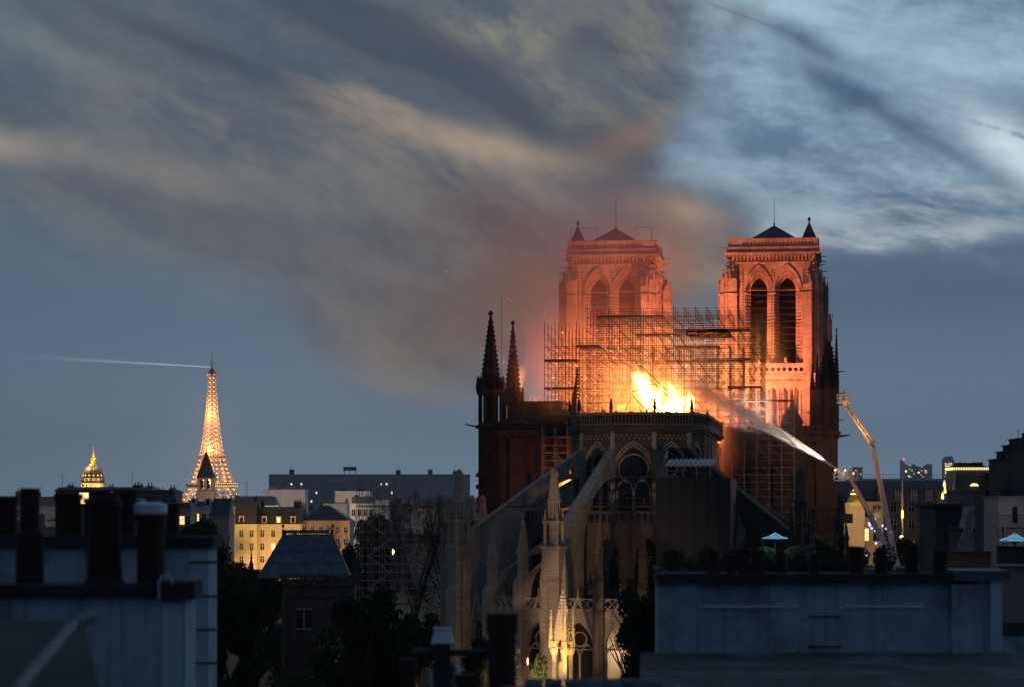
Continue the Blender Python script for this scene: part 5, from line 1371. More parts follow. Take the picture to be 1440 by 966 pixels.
# dark roofs at left under the dome
building('apartment_building', 'dark rooftop row with lit windows under the gilded dome', 78, 214, 684, 690, 520, 14, 'facade_dark', 'slate', 12, 1, {(0,3)}, ((92,680,8),(112,682,10),(150,681,8),(188,679,12),(205,680,9)), 'mansard', win=(1.3,1.7), first=2.0)
building('apartment_building', 'dark building with a pale chimney wall at its right end', 214.5, 246, 688, 692, 515, 12, 'facade_dark', 'slate', 0, 0, (), ((238,683,8),(224,686,5)), 'flat')
for px, py, lb in ((118, 700, 'leftmost small lit window under the dome'), (163, 699, 'square lit window between the dome and the chimneys'), (182, 699, 'narrow lit window right of the square one')):
    q = P(px, py, 505); w_ = 1.0 if px != 182 else .5
    t = thing('lit_window', lb, 'window', tuple(q)); MB().box(-w_-.15, w_+.15, 0, .4, -1.4, 1.4).build('frame', 'facade_dark', t); MB().box(-w_, w_, -.02, .1, -1.2, 1.2).build('pane', 'window_warm', t)
# distant roofs: the city to the horizon
protos = []
def far_proto(wall, roof, k):
    root = thing('distant_building', 'small distant rooftop on the darkening horizon', 'building', (0,0,0), 0, 'distant city rooftops')
    w = 14+k*4; d = 11; h = 18+k*2
    MB().box(-w/2, w/2, 0, d, 0, h).build('wall', wall, root)
    r = MB().frus(-w/2-.2, w/2+.2, -.2, d+.2, h, -w/2+.8, w/2-.8, 2, d-2, h+3.6).build('roof', roof, root)
    c = MB()
    for x_ in (-w*.42, w*.1, w*.44): c.box(x_-.9, x_+.9, 4, 6, h+1, h+5.6); c.lathe((x_-.4,5,h+5.6), [(.2,0),(.16,.7)], 5); c.lathe((x_+.4,5,h+5.6), [(.2,0),(.16,.6)], 5)
    c.build('chimney', 'plaster_dark', r)
    return root
protos = [far_proto('facade_grey', 'zinc_dark', 0), far_proto('facade_pink', 'slate', 1), far_proto('facade_dark', 'slate', 2), far_proto('facade_grey', 'lead', 3)]
spots = []
for D in (720, 900, 1150, 1500, 2000, 2700, 3800):
    px = -30
    while px < 640:
        spots.append((px, D)); px += random.uniform(17, 34)*900/D+12
for D in (700, 1000, 1600, 2600):
    px = 1190
    while px < 1460: spots.append((px, D)); px += random.uniform(18, 34)*900/D+14
random.shuffle(spots); used = [0]*4
for i, (px, D) in enumerate(spots[:230]):
    k = random.randrange(4); q = P(px, 700, D); s_ = random.uniform(.72, 1.02) if D > 850 else random.uniform(.55, .8)
    o = protos[k] if not used[k] else copy_tree(protos[k]); used[k] = 1
    o.location = (q.x, D, 0); o.scale = (random.uniform(.9, 1.5)*(1+D/3000), 1, s_); o.rotation_euler = (0, 0, R(random.uniform(-8, 8)))
# far towers on the right horizon (hazy business district)
def highrise(label, px0, px1, tops, D, lit=0, mat='facade_grey', seed=1):
    random.seed(seed); x0 = P(px0,0,D).x; x1 = P(px1,0,D).x; w = x1-x0
    root = thing('high_rise', label, 'tower', ((x0+x1)/2, D, 0)); b = MB()
    pts = [(-w/2, 0), (w/2, 0)]+[(-w/2+w*t, CH+(HY-y)/FPX*D) for t, y in tops[::-1]]
    b.plate(pts, [], 40, (0,0,0)); b.build('tower_block', mat, root)
    f = MB()
    for k in range(1, int(w/9)): f.box(-w/2+k*9-.5, -w/2+k*9+.5, -1, .0, 20, min(y for x_, y in pts[2:])-4)
    f.build('facade_rib', 'facade_dark', root)
    if lit:
        l = MB(); zt = min(z for x_, z in pts[2:])
        for k in range(lit):
            x_ = random.uniform(-w/2+3, w/2-3); z_ = random.uniform(40, zt-6); l.box(x_-1.8, x_+1.8, -1.4, -.1, z_, z_+3)
        l.build('lit_windows', 'window_pale', root)['kind'] = 'stuff'
    return root
highrise('slanted hazy office tower with scattered lights behind the long roof', 1268, 1284, [(0,646),(.4,653),(1,657)], 9000, 14, seed=2)
highrise('wide hazy office tower with a notched top beside the slanted one', 1284, 1311, [(0,652),(.45,657),(.55,657),(.75,652),(1,652)], 9100, 22, seed=3)
highrise('short pale high-rise nearest the cathedral', 1200, 1213, [(0,656),(1,656)], 9000, 10, seed=4)
highrise('tall high-rise with a brightly lit side, next to the lit mansard pavilion', 1328, 1342, [(0,645),(.3,641),(.8,641),(1,648)], 7000, 0, seed=5)
t = MB(True); random.seed(6)
for k in range(14):
    for j in range(4):
        if random.random() < .8: q = P(1330+j*2.6, 651+k*2.1, 6998); t.box(q.x-2.0, q.x+2.0, q.y-1, q.y, q.z-1.3, q.z+1.3)
tag(t.build('lit_floors', 'window_pale'), 'bright lit floors on the side of the tall high-rise', 'windows', kind='stuff')
for px, py, m_ in ((1271,645,'bulb_red'),(1274,662,'bulb_white'),(1278,669,'bulb_gold'),(1292,664,'bulb_white'),(1301,661,'bulb_red')):
    q = P(px, py, 8980); tag(MB(True).lathe((q.x, q.y, q.z-3), [(1,0),(4,3),(1,6)], 6).build('beacon_light', m_), {'bulb_red':'red beacon on the hazy towers','bulb_white':'white light on the hazy towers','bulb_gold':'yellow light low on the slanted hazy tower'}[m_], 'light', 'lights on the hazy towers')
# hospital-like long building at right with blue slate roof
building('long_building', 'long dark building with a blue slate roof behind the two fire booms', 1168, 1345, 672, 702, 430, 16, 'facade_dark', 'slate_blue', 7, 3, {(0,2),(1,2),(1,1)}, (), 'mansard', win=(1.1,1.9), rowgap=3.3, first=-1.6+3.0, litmat='window_dim', inset=1.6)
rl = MB(True)
for k in range(34): q = P(1200+k*4.2, 672, 436); rl.bar((q.x, q.y, q.z-.2), (q.x, q.y, q.z+.7), .03)
q0, q1 = P(1200, 672, 436), P(1341, 672, 436); rl.bar((q0.x, q0.y, q0.z+.7), (q1.x, q1.y, q1.z+.7), .03)
tag(rl.build('roof_railing', 'iron'), 'thin railing along the ridge of the long blue roof', 'railing')
ds = [( -10, 1)]
lb_i = [o for o in COL.objects if o.get('label','').startswith('long dark building')][0]
x0b = P(1168,0,430).x; x1b = P(1345,0,430).x
for i_, px in enumerate((1206, 1238, 1263, 1285, 1306, 1328)):
    x_ = P(px,0,430).x-(x0b+x1b)/2; zc = CH+(HY-696)/FPX*430
    f = MB().box(x_-.75, x_+.75, -.25, 1.6, zc-1.3, zc+1.2).box(x_-.85, x_+.85, -.35, 1.7, zc+1.2, zc+1.4); f.box(x_-.5,x_+.5,-.29,-.255,zc-1.0,zc+.9)
    dd_ = f.build('dormer', 'facade_dark', lb_i)
    fr_ = MB().box(x_-.5,x_-.42,-.34,-.29,zc-1.0,zc+.9).box(x_+.42,x_+.5,-.34,-.29,zc-1.0,zc+.9).box(x_-.04,x_+.04,-.34,-.29,zc-1.0,zc+.9).box(x_-.42,x_+.42,-.333,-.29,zc+.1,zc+.2); fr_.build('dormer_frame', 'white_paint', dd_)
# flagpole-like lit mast
q = P(1269, 730, 415); t = MB().bar((0,0,0), (0,0,CH+(HY-674)/FPX*415), .22, .14, 6); o = t.build('lit_mast', 'boom_metal'); o.location = (q.x, 415, 0); WM[o.name] = Matrix.Translation(o.location); tag(o, 'slim lit mast in front of the long building', 'mast')
MB().lathe((0,0,CH+(HY-730)/FPX*415), [(.08,0),(.24,.5),(.2,1.4),(.06,2.2)], 6).build('lamp', 'bulb_gold', o)
point('mast_lamp', (q.x-1.2, 412, CH+(HY-726)/FPX*415), (1, .6, .25), 700, .3)
# corner turret with golden ball, warmly floodlit
q = P(1200, 700, 420); tu = thing('corner_turret', 'warm lit pavilion topped by a golden ball, right of the cathedral', 'turret', (q.x, 420, 0))
zc = lambda py: CH+(HY-py)/FPX*420
tu_w = MB().box(-2.5, 2.0, 0, 5, 0, zc(712)).box(-2.8, 2.3, -.3, 5.2, zc(712), zc(709)).box(-3.0, 2.5, -.5, 5.4, zc(709), zc(706.5))
for k in range(9): tu_w.box(-2.7+k*.6, -2.45+k*.6, -.45, 0, zc(712.5), zc(709.5))
for k in range(5): tu_w.box(-2.54, 2.04, -.05, 0, zc(716+k*10), zc(715.4+k*10))
tu_w.build('wall', 'facade_cream', tu)
MB().box(-1.3, -.1, -.08, -.03, zc(735), zc(722)).build('window', 'dark_glass', tu)
MB().lathe((.4, 1.2, zc(706.5)), [(1.3,0),(1.3,.5),(1.0,.9),(.7,1.6),(.95,1.9),(.5,2.2)], 10).build('dome', 'gold_leaf', tu)
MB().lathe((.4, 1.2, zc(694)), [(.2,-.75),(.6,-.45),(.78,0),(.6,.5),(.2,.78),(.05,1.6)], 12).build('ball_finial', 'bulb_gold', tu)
point('turret_lamp', (q.x+.3, 417.2, zc(716)+.2), (1, .62, .28), 90, .3); point('turret_lamp', (q.x+1.0, 416.4, zc(752)), (1, .58, .25), 200, .3); point('turret_lamp', (q.x+.4, 418.5, zc(703)), (1, .6, .2), 45, .3)
# lower lit façade strip right of the turret
building('lit_facade', 'low stone front with two lit windows beside the turret', 1207, 1242, 706, 707, 424, 3, 'facade_cream', 'zinc', 2, 4, {(1,0),(3,0),(3,1)}, (), 'flat', win=(1.5,2.2), rowgap=4.2, first=1.5, litmat='window_warm')
point('street_glow_fill', (P(1232,0,416).x, 415, 5), (1, .6, .3), 500, .5)
# mansard pavilion with lit cornice
PD = 380; q = P(1368, 700, PD); pv = thing('mansard_pavilion', 'dark mansard pavilion roof with a bright lit cornice at the right', 'building', (q.x, PD, 0)); zp = lambda py: CH+(HY-py)/FPX*PD; mp_ = PD/FPX
MB().box(-36*mp_, 36*mp_, 0, 9, 0, zp(690)).box(-38*mp_, 38*mp_, -.4, 9.4, zp(690), zp(688)).build('wall', 'facade_dark', pv)
rf = MB().frus(-30*mp_, 30*mp_, .5, 8.5, zp(688), -24*mp_, 24*mp_, 1.3, 7.7, zp(660)); rf = rf.build('roof', 'slate', pv)
k_ = MB().box(-26*mp_, 26*mp_, 1.0, 8, zp(660), zp(656.5))
MB().box(-27*mp_, 27*mp_, .7, 8.2, zp(656.5), zp(655.4)).build('cornice', 'plaster_dark', rf)
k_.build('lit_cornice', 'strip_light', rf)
mtx = MB()
for k in range(22): mtx.box((-25.5+k*2.35)*mp_, (-24.7+k*2.35)*mp_, .86, .98, zp(660), zp(656.5))
mtx.build('cornice_bracket', 'plaster_dark', rf)
tp = MB().frus(-22*mp_, 22*mp_, 1.6, 7.4, zp(655.4), -16*mp_, 14*mp_, 3, 6, zp(650.5)); random.seed(5)
for k in range(30): x_ = random.uniform(-20, 18)*mp_; tp.box(x_-.15, x_+.15, 2.5, 3, zp(653.5), zp(random.uniform(649, 651.5)))
tp.build('roof_cresting', 'iron', rf)
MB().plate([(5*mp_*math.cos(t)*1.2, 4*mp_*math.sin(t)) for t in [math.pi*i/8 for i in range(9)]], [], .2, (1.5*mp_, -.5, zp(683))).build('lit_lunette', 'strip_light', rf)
for s_ in (-1, 1): MB().bar((s_*27*mp_, .4, zp(688)), (s_*23*mp_, 1.1, zp(661)), .28, .2).build('hip_ridge', 'stone_pale', rf)
point('pavilion_lamp', (q.x-9*mp_*3.2, PD-.6, zp(686)), (1, .8, .4), 4, .2); point('pavilion_lamp', (q.x+9*mp_*3.2, PD-.6, zp(686)), (1, .8, .4), 4, .2)
for px, py in ((1325.5, 698), (1329, 690), (1328, 681)):
    q = P(px, py, 375); t = MB(); t.lathe((0,0,-.4), [(.1,0),(.25,.25),(.2,.6),(.06,1.1)], 6); o = t.build('roof_lantern', 'bulb_gold' if py == 698 else 'strip_light'); o.location = q; tag(o, {698:'lowest glowing lantern left of the mansard pavilion', 690:'middle glowing lantern left of the mansard pavilion', 681:'topmost glowing lantern left of the mansard pavilion'}[py], 'lantern')
# ------------------------------------------------------------------ trees
def leaves(mb, c, rad, n, s, rnd, hole=.0):
    for _ in range(n):
        while True:
            q = Vector((rnd.uniform(-1,1), rnd.uniform(-1,1), rnd.uniform(-1,1)))
            L = q.length
            if .25 < L <= 1: break
        q = Vector((q.x*rad[0], q.y*rad[1], q.z*rad[2]))+Vector(c)
        a = Vector((rnd.gauss(0,1), rnd.gauss(0,1), rnd.gauss(0,.6))).normalized(); b_ = a.orthogonal().normalized(); ang = rnd.uniform(0, 6.28)
        b_ = Matrix.Rotation(ang, 3, a) @ b_; c_ = a.cross(b_); ss_ = s*rnd.uniform(.6, 1.4)
        mb.add([q-b_*ss_, q+c_*ss_*.55, q+b_*ss_, q-c_*ss_*.55], [(0,1,2,3)])
def tree(label, x, y, h, w, mat='leaf', n=9000, s=.28, seed=1, trunk=.28, bare=False, group=None, z0=0, cat='tree', name='tree', blobs=26):
    rnd = random.Random(seed)
    root = thing(name, label, cat, (x, y, z0), rnd.uniform(0, 6), group)
    t = MB(); t.bar((0,0,0), (0,0,h*.45), w*.05, w*.035, 8)
    tips = []
    for k in range(9):
        a = rnd.uniform(0, 6.28); q0 = Vector((0,0,h*rnd.uniform(.25,.45))); q1 = q0+Vector((math.cos(a)*w*.28, math.sin(a)*w*.28, h*rnd.uniform(.15,.35)))
        t.bar(q0, q1, w*.022, w*.01, 5)
        for j in range(5 if bare else 2):
            a2 = a+rnd.uniform(-.9,.9); q2 = q1+Vector((math.cos(a2)*w*.16, math.sin(a2)*w*.16, h*rnd.uniform(.02,.22))); t.bar(q1.lerp(q0, rnd.uniform(0,.5)), q2, w*.009, w*.004, 4); tips.append(q2)
            if bare:
                for i_ in range(9):
                    q3 = q2+Vector((rnd.gauss(0,.06)*w, rnd.gauss(0,.06)*w, h*rnd.uniform(-.02,.1))); t.bar(q2.lerp(q1, rnd.uniform(0,.7)), q3, .03, .012, 3)
    t.build('trunk', 'bark', root)
    c = MB(); per = max(10, n//blobs)
    for k in range(blobs):
        a = rnd.uniform(0, 6.28); r_ = math.sqrt(rnd.random())*.36*w; zz = h*rnd.uniform(.38, .93); r_ *= 1-max(0, zz/h-.62)*1.6
        leaves(c, (math.cos(a)*r_, math.sin(a)*r_, zz-h*.04), (w*rnd.uniform(.10,.19), w*rnd.uniform(.10,.19), h*rnd.uniform(.05,.11)), per, s, rnd)
    c.build('crown', mat, root)
    return root
def T_at(label, px, pytop, D, wpx, **k):
    q = P(px, 700, D); h = CH+(HY-pytop)/FPX*D; w = wpx/FPX*D
    return tree(label, q.x, D, h, w, **k)
T_at('dark leafy tree catching lamp light at the edge of the cream buildings', 285, 715, 330, 105, seed=1, n=9000, s=.3)
T_at('dark tree whose leaves are lit yellow from below by the street lamp', 345, 775, 290, 150, seed=2, n=15000, s=.28)
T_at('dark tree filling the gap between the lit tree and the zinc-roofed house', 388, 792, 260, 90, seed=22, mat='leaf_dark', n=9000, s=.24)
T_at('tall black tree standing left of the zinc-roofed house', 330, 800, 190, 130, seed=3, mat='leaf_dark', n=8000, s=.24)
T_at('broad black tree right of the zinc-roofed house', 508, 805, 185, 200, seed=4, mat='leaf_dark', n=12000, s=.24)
T_at('rounded dark tree behind the balustraded roof', 522, 706, 360, 95, seed=5, n=8000, s=.3)
T_at('dark tree between the balustraded roof and the stair scaffold', 490, 752, 300, 90, seed=15, mat='leaf_dark', n=8000, s=.28)
T_at('thin bare tree on the skyline above the stair scaffold', 628, 664, 330, 70, seed=6, bare=True, n=700, s=.1, blobs=8)
T_at('wide leafless tree on the skyline left of the stair scaffold', 585, 676, 350, 90, seed=7, bare=True, n=2600, s=.16)
T_at('bare tree with lamp-lit twigs before the pink facade', 452, 738, 480, 60, seed=8, bare=True, n=200, s=.12, blobs=6)
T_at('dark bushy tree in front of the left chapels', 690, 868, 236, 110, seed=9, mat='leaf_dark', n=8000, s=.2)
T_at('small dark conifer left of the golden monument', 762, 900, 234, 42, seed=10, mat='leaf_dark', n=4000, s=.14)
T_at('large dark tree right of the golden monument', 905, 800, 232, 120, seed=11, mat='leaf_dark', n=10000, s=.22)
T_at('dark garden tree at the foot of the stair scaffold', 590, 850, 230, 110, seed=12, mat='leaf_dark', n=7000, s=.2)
T_at('leafy street tree lit yellow below the turret', 1196, 742, 340, 55, seed=13, n=6000, s=.2)
T_at('street tree with a fringe of golden lamp light under the mast', 1272, 742, 400, 80, seed=14, n=7000, s=.22)
T_at('low dark tree behind the roof terrace on the north side', 1130, 735, 290, 150, seed=16, mat='leaf_dark', n=10000, s=.24)
T_at('dark tree crown rising over the terrace left of the blue umbrella', 1010, 752, 250, 130, seed=17, mat='leaf_dark', n=9000, s=.22)
# undergrowth
def shrubs(label, px0, px1, py, D, n, s, mat='bush', name='hedge'):
    rnd = random.Random(px0); m = MB(True)
    for k in range(n):
        q = P(rnd.uniform(px0, px1), py, D+rnd.uniform(-6, 6)); leaves(m, (q.x, q.y, q.z-1.0), (1.3, 1.3, rnd.uniform(.8, 1.8)), 160, s, rnd)
    return tag(m.build(name, mat), label, 'shrubs', kind='stuff')
shrubs('pale lit undergrowth in the garden below the stair scaffold', 380, 560, 944, 190, 40, .12, 'leaf_olive', 'undergrowth')
point('garden_lamp', tuple(P(470, 925, 186)), (1, .85, .6), 60, .4)
point('garden_lamp', tuple(P(580, 875, 224)), (1, .8, .55), 50, .4)

building('apartment_building', 'pale roofline block left of the narrow cream building, with two chimneys', 262, 322, 704, 714, 560, 12, 'facade_pale', 'zinc', 6, 2, {(0,1)}, ((270,698,8),(312,699,7)), 'mansard', dorm=3)
building('apartment_building', 'sloped pinkish gable between the iron tower and the cream buildings', 296, 322, 700, 728, 520, 10, 'facade_pink', 'slate', 0, 0, (), ((318,712,6),), 'gable')
building('apartment_building', 'small slate-roofed house with one lit window below the iron tower', 236, 268, 706, 716, 480, 10, 'facade_pink', 'slate', 4, 2, {(0,2)}, ((242,701,6),), 'mansard')
building('apartment_building', 'grey rooftops peeking between the chimney pots, with bright windows', 150, 196, 700, 708, 460, 10, 'facade_grey', 'zinc', 5, 2, {(0,1),(0,3)}, ((160,695,6),(188,696,6)), 'mansard', dorm=2)
for px_, py_, d_, lb_ in ((88, 684, 500, 'thin television aerial on the dark roofs at the far left'), (186, 680, 515, 'television aerial between the gilded dome and the iron tower'), (347, 694, 660, 'television aerial on the blank pinkish gable'), (1432, 620, 123, 'aerial on the highest chimney stack at the right edge')):
    q_ = P(px_, py_, d_); a_ = thing('tv_aerial', lb_, 'aerial', tuple(q_), R(25), 'television aerials on the roofs'); k_ = d_/500
    MB().bar((0,0,-2.0*k_), (0,0,2.6*k_), .05*k_).build('mast', 'iron', a_)
    m_ = MB().bar((-.9*k_,0,2.4*k_), (.9*k_,0,2.4*k_), .03*k_)
    for j_ in range(6): m_.bar(((-.8+j_*.32)*k_, -.4*k_, 2.4*k_), ((-.8+j_*.32)*k_, .4*k_, 2.4*k_), .025*k_)
    m_.build('antenna', 'iron', a_)
# ------------------------------------------------------------------ street lamps
def lamp(label, px, py, D, e, bulb='bulb_sodium', col=(1,.56,.16), r=.35, grp=None):
    q = P(px, py, D); root = thing('street_lamp', label, 'street lamp', (q.x, D, 0), 0, grp)
    MB().bar((0,0,0), (0,0,q.z-.4), .12, .07, 6).bar((0,0,q.z-.4), (0,-.1,q.z-.1), .06).build('pole', 'iron', root)
    MB().lathe((0,-.1,q.z-.35), [(.06,0),(r,.35),(r*.9,.6),(.05,.8)], 8).build('lamp_glass', bulb, root)
    point('lamp_light', (q.x, D-.9, q.z), col, e, .3)
lamp('orange street lamp glaring at the foot of the narrow cream building', 325, 774, 590, 9000, r=.5)
lamp('orange street lamp between the leaves below the cream buildings', 405, 796, 590, 9000, r=.2)
lamp('lamp lighting the pink facade behind the bare tree', 464, 748, 602, 1600, 'bulb_gold', (1,.6,.3))
lamp('orange lamp glaring through the trees beside the stair scaffold', 553, 776, 330, 260, r=.13)
lamp('street lamp behind the golden-fringed tree under the mast', 1268, 756, 404, 1500)
lamp('street lamp low beside the turret tree', 1178, 782, 338, 240, r=.25)
lamp('street lamp glowing under the left cream facade trees', 345, 800, 400, 1500, r=.2)
lamp('warm lamp standing near the chapels', 742, 930, 250, 100, 'bulb_gold', (1,.6,.3), .1)
tb = thing('police_lights', 'purple-blue emergency lights flashing behind the booms', 'emergency light', tuple(P(1236, 752, 350)))
random.seed(3)
for k in range(9): x_, z_ = random.uniform(-1.6, 2.6), random.uniform(-1.5, 2.2); MB().lathe((x_, random.uniform(-1,1), z_), [(.05,0),(.22,.15),(.05,.35)], 6).build('blue_lamp', 'bulb_blue', tb)
point('blue_flash', tuple(P(1238, 752, 347)), (.4, .4, 1), 900, .4)
for px, py, c_, lb in ((1309, 748, 'bulb_red', 'red signal light right of the golden-fringed tree'), (1312, 744, 'bulb_red', 'second, higher red signal light'), (1219, 781, 'bulb_blue', 'small blue light low by the booms'), (1160, 782, 'bulb_gold', 'small golden light low in the dark trees')):
    q = P(px, py, 345); o = MB().bar((0,0,-q.z), (0,0,0), .05).build('signal_post', 'iron'); o.location = q; tag(o, lb, 'signal light'); WM[o.name] = Matrix.Translation(q)
    MB().lathe((0,0,-.1), [(.05,0),(.3,.25),(.05,.5)], 6).build('lamp', c_, o)

# ------------------------------------------------------------------ zinc-roofed house
HD = 215; q = P(432, 800, HD); hs = thing('zinc_roofed_house', 'dark stone house with a steep blue zinc roof and spiky ridge cresting', 'house', (q.x, HD, 0), R(3)); zh = lambda py: CH+(HY-py)/FPX*HD; k_ = HD/FPX
w_ = MB().box(-33*k_, 66*k_, 0, 9, 0, zh(822)); w_.box(-36*k_, 69*k_, -.4, 9.3, zh(822), zh(818)).box(-34*k_, 67*k_, -.25, 9.1, zh(838), zh(836))
w_.box(-36*k_, -30*k_, -.5, .3, 0, zh(836)).build('wall', 'stone_dark', hs)
rf = MB().frus(-70*k_, 60*k_, .6, 8.6, zh(812), -37*k_, 34*k_, 4.3, 5.1, zh(753)).build('roof', 'zinc', hs)
s = MB()
for j in range(13):
    t_ = j/12; s.bar((-70*k_+130*k_*t_, .57, zh(812)), (-37*k_+71*k_*t_, 4.27, zh(753)), .05)
for t_ in (.33, .62): s.bar(((-70+33*t_)*k_, .57+3.7*t_, zh(812-59*t_)), ((60-26*t_)*k_, .57+3.7*t_, zh(812-59*t_)), .045)
s.bar((-70*k_,.57,zh(812)), (60*k_,.57,zh(812)), .09); s.build('standing_seam', 'zinc', rf)
c = MB(); random.seed(12)
for k in range(24): x_ = (-36+k*3.0)*k_; c.bar((x_, 4.7, zh(753)), (x_, 4.7, zh(745+random.uniform(-2,1))), .06, .03); c.plate(circ(x_, zh(748), .17, 6), [circ(x_, zh(748), .08, 6)], .05, (0,4.68,0)); c.bar((x_-.2,4.7,zh(750.5)), (x_+.2,4.7,zh(745.5)), .04)
for x_ in (-37, 34): c.bar((x_*k_, 4.7, zh(753)), (x_*k_, 4.7, zh(737)), .09, .03).lathe((x_*k_, 4.7, zh(742)), [(.05,0),(.18,.15),(.05,.3)], 6)
c.bar((-37*k_,4.7,zh(753)), (34*k_,4.7,zh(753)), .1); c.build('ridge_cresting', 'iron', rf)
d = MB().box(-.7+28*k_*.0+1.5, 1.0+1.5, -.2, 3, zh(812), zh(790)).add([(.8,-.2,zh(790)),(2.5,-.2,zh(790)),(2.5,3,zh(790)),(.8,3,zh(790)),(1.65,-.2,zh(776)),(1.65,3,zh(776))], [(0,1,4),(1,2,5,4),(2,3,5),(3,0,4,5)])
b = MB(); 
for k in range(27): b.lathe(((-34+k*3.9)*k_, -.2, zh(818)), [(.08,0),(.11,.25),(.06,.5),(.06,.62)], 6)
b.box(-36*k_, 69*k_, -.35, 0, zh(809.5), zh(807.5))
for x_ in (-35, 0, 35, 67): b.box((x_-1.5)*k_, (x_+1.5)*k_, -.4, .05, zh(818), zh(807))
b.build('balustrade', 'stone_dark', hs)
ch = MB().box(62*k_, 74*k_, 3, 4, zh(822), zh(789)).box(61*k_, 75*k_, 2.9, 4.1, zh(789), zh(787)); ch.build('chimney', 'plaster_dark', hs)
pn = MB(); pinnacle(pn, -80*k_, 2, zh(812), .55, 2.6); pn.box(-84*k_, -76*k_, 1.7, 2.3, zh(830), zh(812)); pn.build('corner_finial', 'stone_soot', hs)
MB().box(-16*k_, 7*k_, -.35, .05, zh(885), zh(883)).box(-16*k_, 7*k_, -.2, .05, zh(857), zh(855)).box(-5.5*k_, -3.5*k_, -.15, .05, zh(883), zh(857)).build('window_frame', 'stone', hs)
MB().box(-15*k_, 6*k_, -.05, -.01, zh(883), zh(857)).build('window_pane', 'dark_glass', hs)
dm2 = MB().box(-30*k_, 30*k_, -.0, .0+.3, zh(960), zh(900)).build('lower_wall', 'stone_dark', hs)
point('house_lamp', tuple(P(438, 850, 206)), (1, .8, .6), 30, .5)

# ------------------------------------------------------------------ roof terrace before the north side
TD = 200
x0, x1 = P(935, 0, TD).x, P(1340, 0, TD).x; zt = CH+(HY-806)/FPX*TD
tr_ = thing('terrace_building', 'dark roof-terrace building edged with planters in front of the north transept', 'building', ((x0+x1)/2, TD, 0)); w = x1-x0
MB().box(-w/2, w/2, 0, 14, 0, zt).box(-w/2-.2, w/2+.2, -.2, 14.2, zt, zt+.3).build('wall', 'plaster_dark', tr_)
random.seed(31)
shrubs('dark bushes massed along the roof terrace', 940, 1215, 792, TD+4.5, 220, .12, 'bush', 'terrace_shrubs')
for k in range(9):
    px = 955+k*42+random.uniform(-8, 8); q = P(px, 795, TD+1.2); 
    pl = thing('planter', ['round leafy planter', 'tall bushy planter', 'low planter'][k%3]+' on the dark roof terrace, '+['first','second','third','fourth','fifth','sixth','seventh','eighth','ninth'][k]+' from the left', 'planter', (q.x, q.y, zt+.3), 0, 'planters along the roof terrace')
    MB().lathe((0,0,0), [(.45,0),(.6,.7),(.66,.75)], 10).build('pot', 'terracotta', pl)
    m = MB(); leaves(m, (0,0,1.2), (1.0, .8, random.uniform(.5, 1.0)), 500, .11, random.Random(k)); m.build('foliage', 'bush', pl)
def umbrella(label, px, pytop, D, wpx, zf, m1='umbrella_blue', blob=0, tilt=0):
    q = P(px, pytop, D); r_ = wpx/2/FPX*D; root = thing('parasol', label, 'parasol', (q.x, D, zf), 0)
    h = q.z-zf; c = MB(); n = 8; vs = [(0,0,h)]; 
    for t_, z_ in ((.5, -.28), (1, -.42)):
        for i in range(n): a = math.tau*(i+.3)/n; vs.append((r_*t_*math.cos(a), r_*t_*math.sin(a), h+r_*z_))
    vs2 = [(x_, y_, z_-.03) for x_, y_, z_ in vs]; N = len(vs)
    fs = [(0,1+i,1+(i+1)%n) for i in range(n)]+[(1+i,1+n+i,1+n+(i+1)%n,1+(i+1)%n) for i in range(n)]
    fs += [tuple(N+j for j in f)[::-1] for f in fs]+[(1+n+i,1+n+(i+1)%n,N+1+n+(i+1)%n,N+1+n+i) for i in range(n)]
    c.add(vs+vs2, fs); cp = c.build("canopy", m1, root)
    s = MB()
    for i in range(n): a = math.tau*(i+.3)/n; s.bar((0,0,h+.02), (r_*.5*math.cos(a), r_*.5*math.sin(a), h-r_*.28+.02), .03).bar((r_*.5*math.cos(a), r_*.5*math.sin(a), h-r_*.28+.02), (r_*math.cos(a), r_*math.sin(a), h-r_*.42+.02), .03)
    s.build('seam', 'umbrella_light', cp)
    MB().bar((0,0,0), (0,0,h+.15), .05, .04, 6).build('pole', 'wood_post', root)
    rb = MB()
    for i in range(n): a = math.tau*(i+.3)/n; rb.bar((0,0,h-r_*.75), (r_*.5*math.cos(a), r_*.5*math.sin(a), h-r_*.3), .02)
    rb.build('rib', 'wood_post', root)
    return root
umbrella('open light blue parasol on the roof terrace in front of the north transept', 1090, 748.5, 205, 38, zt+.3, 'umbrella_light')
umbrella('half-hidden pale parasol left of the stone chimney', 1312, 766, 185, 28, P(0,806,185).z, 'umbrella_light')
umbrella('striped blue parasol at the right edge above the pink terrace', 1427, 750, 112, 44, P(0,795,112).z, 'umbrella_blue')
spot('terrace_fill', tuple(P(1090, 725, 196)), tuple(P(1090, 752, 205)), (.6,.85,1), 1600, 60, .3)  # added spot that brightens the light blue parasol, no fixture there
spot('terrace_fill', tuple(P(1427, 725, 108)), tuple(P(1427, 750, 112)), (.6,.85,1), 260, 70, .2)  # another added spot, for the striped parasol

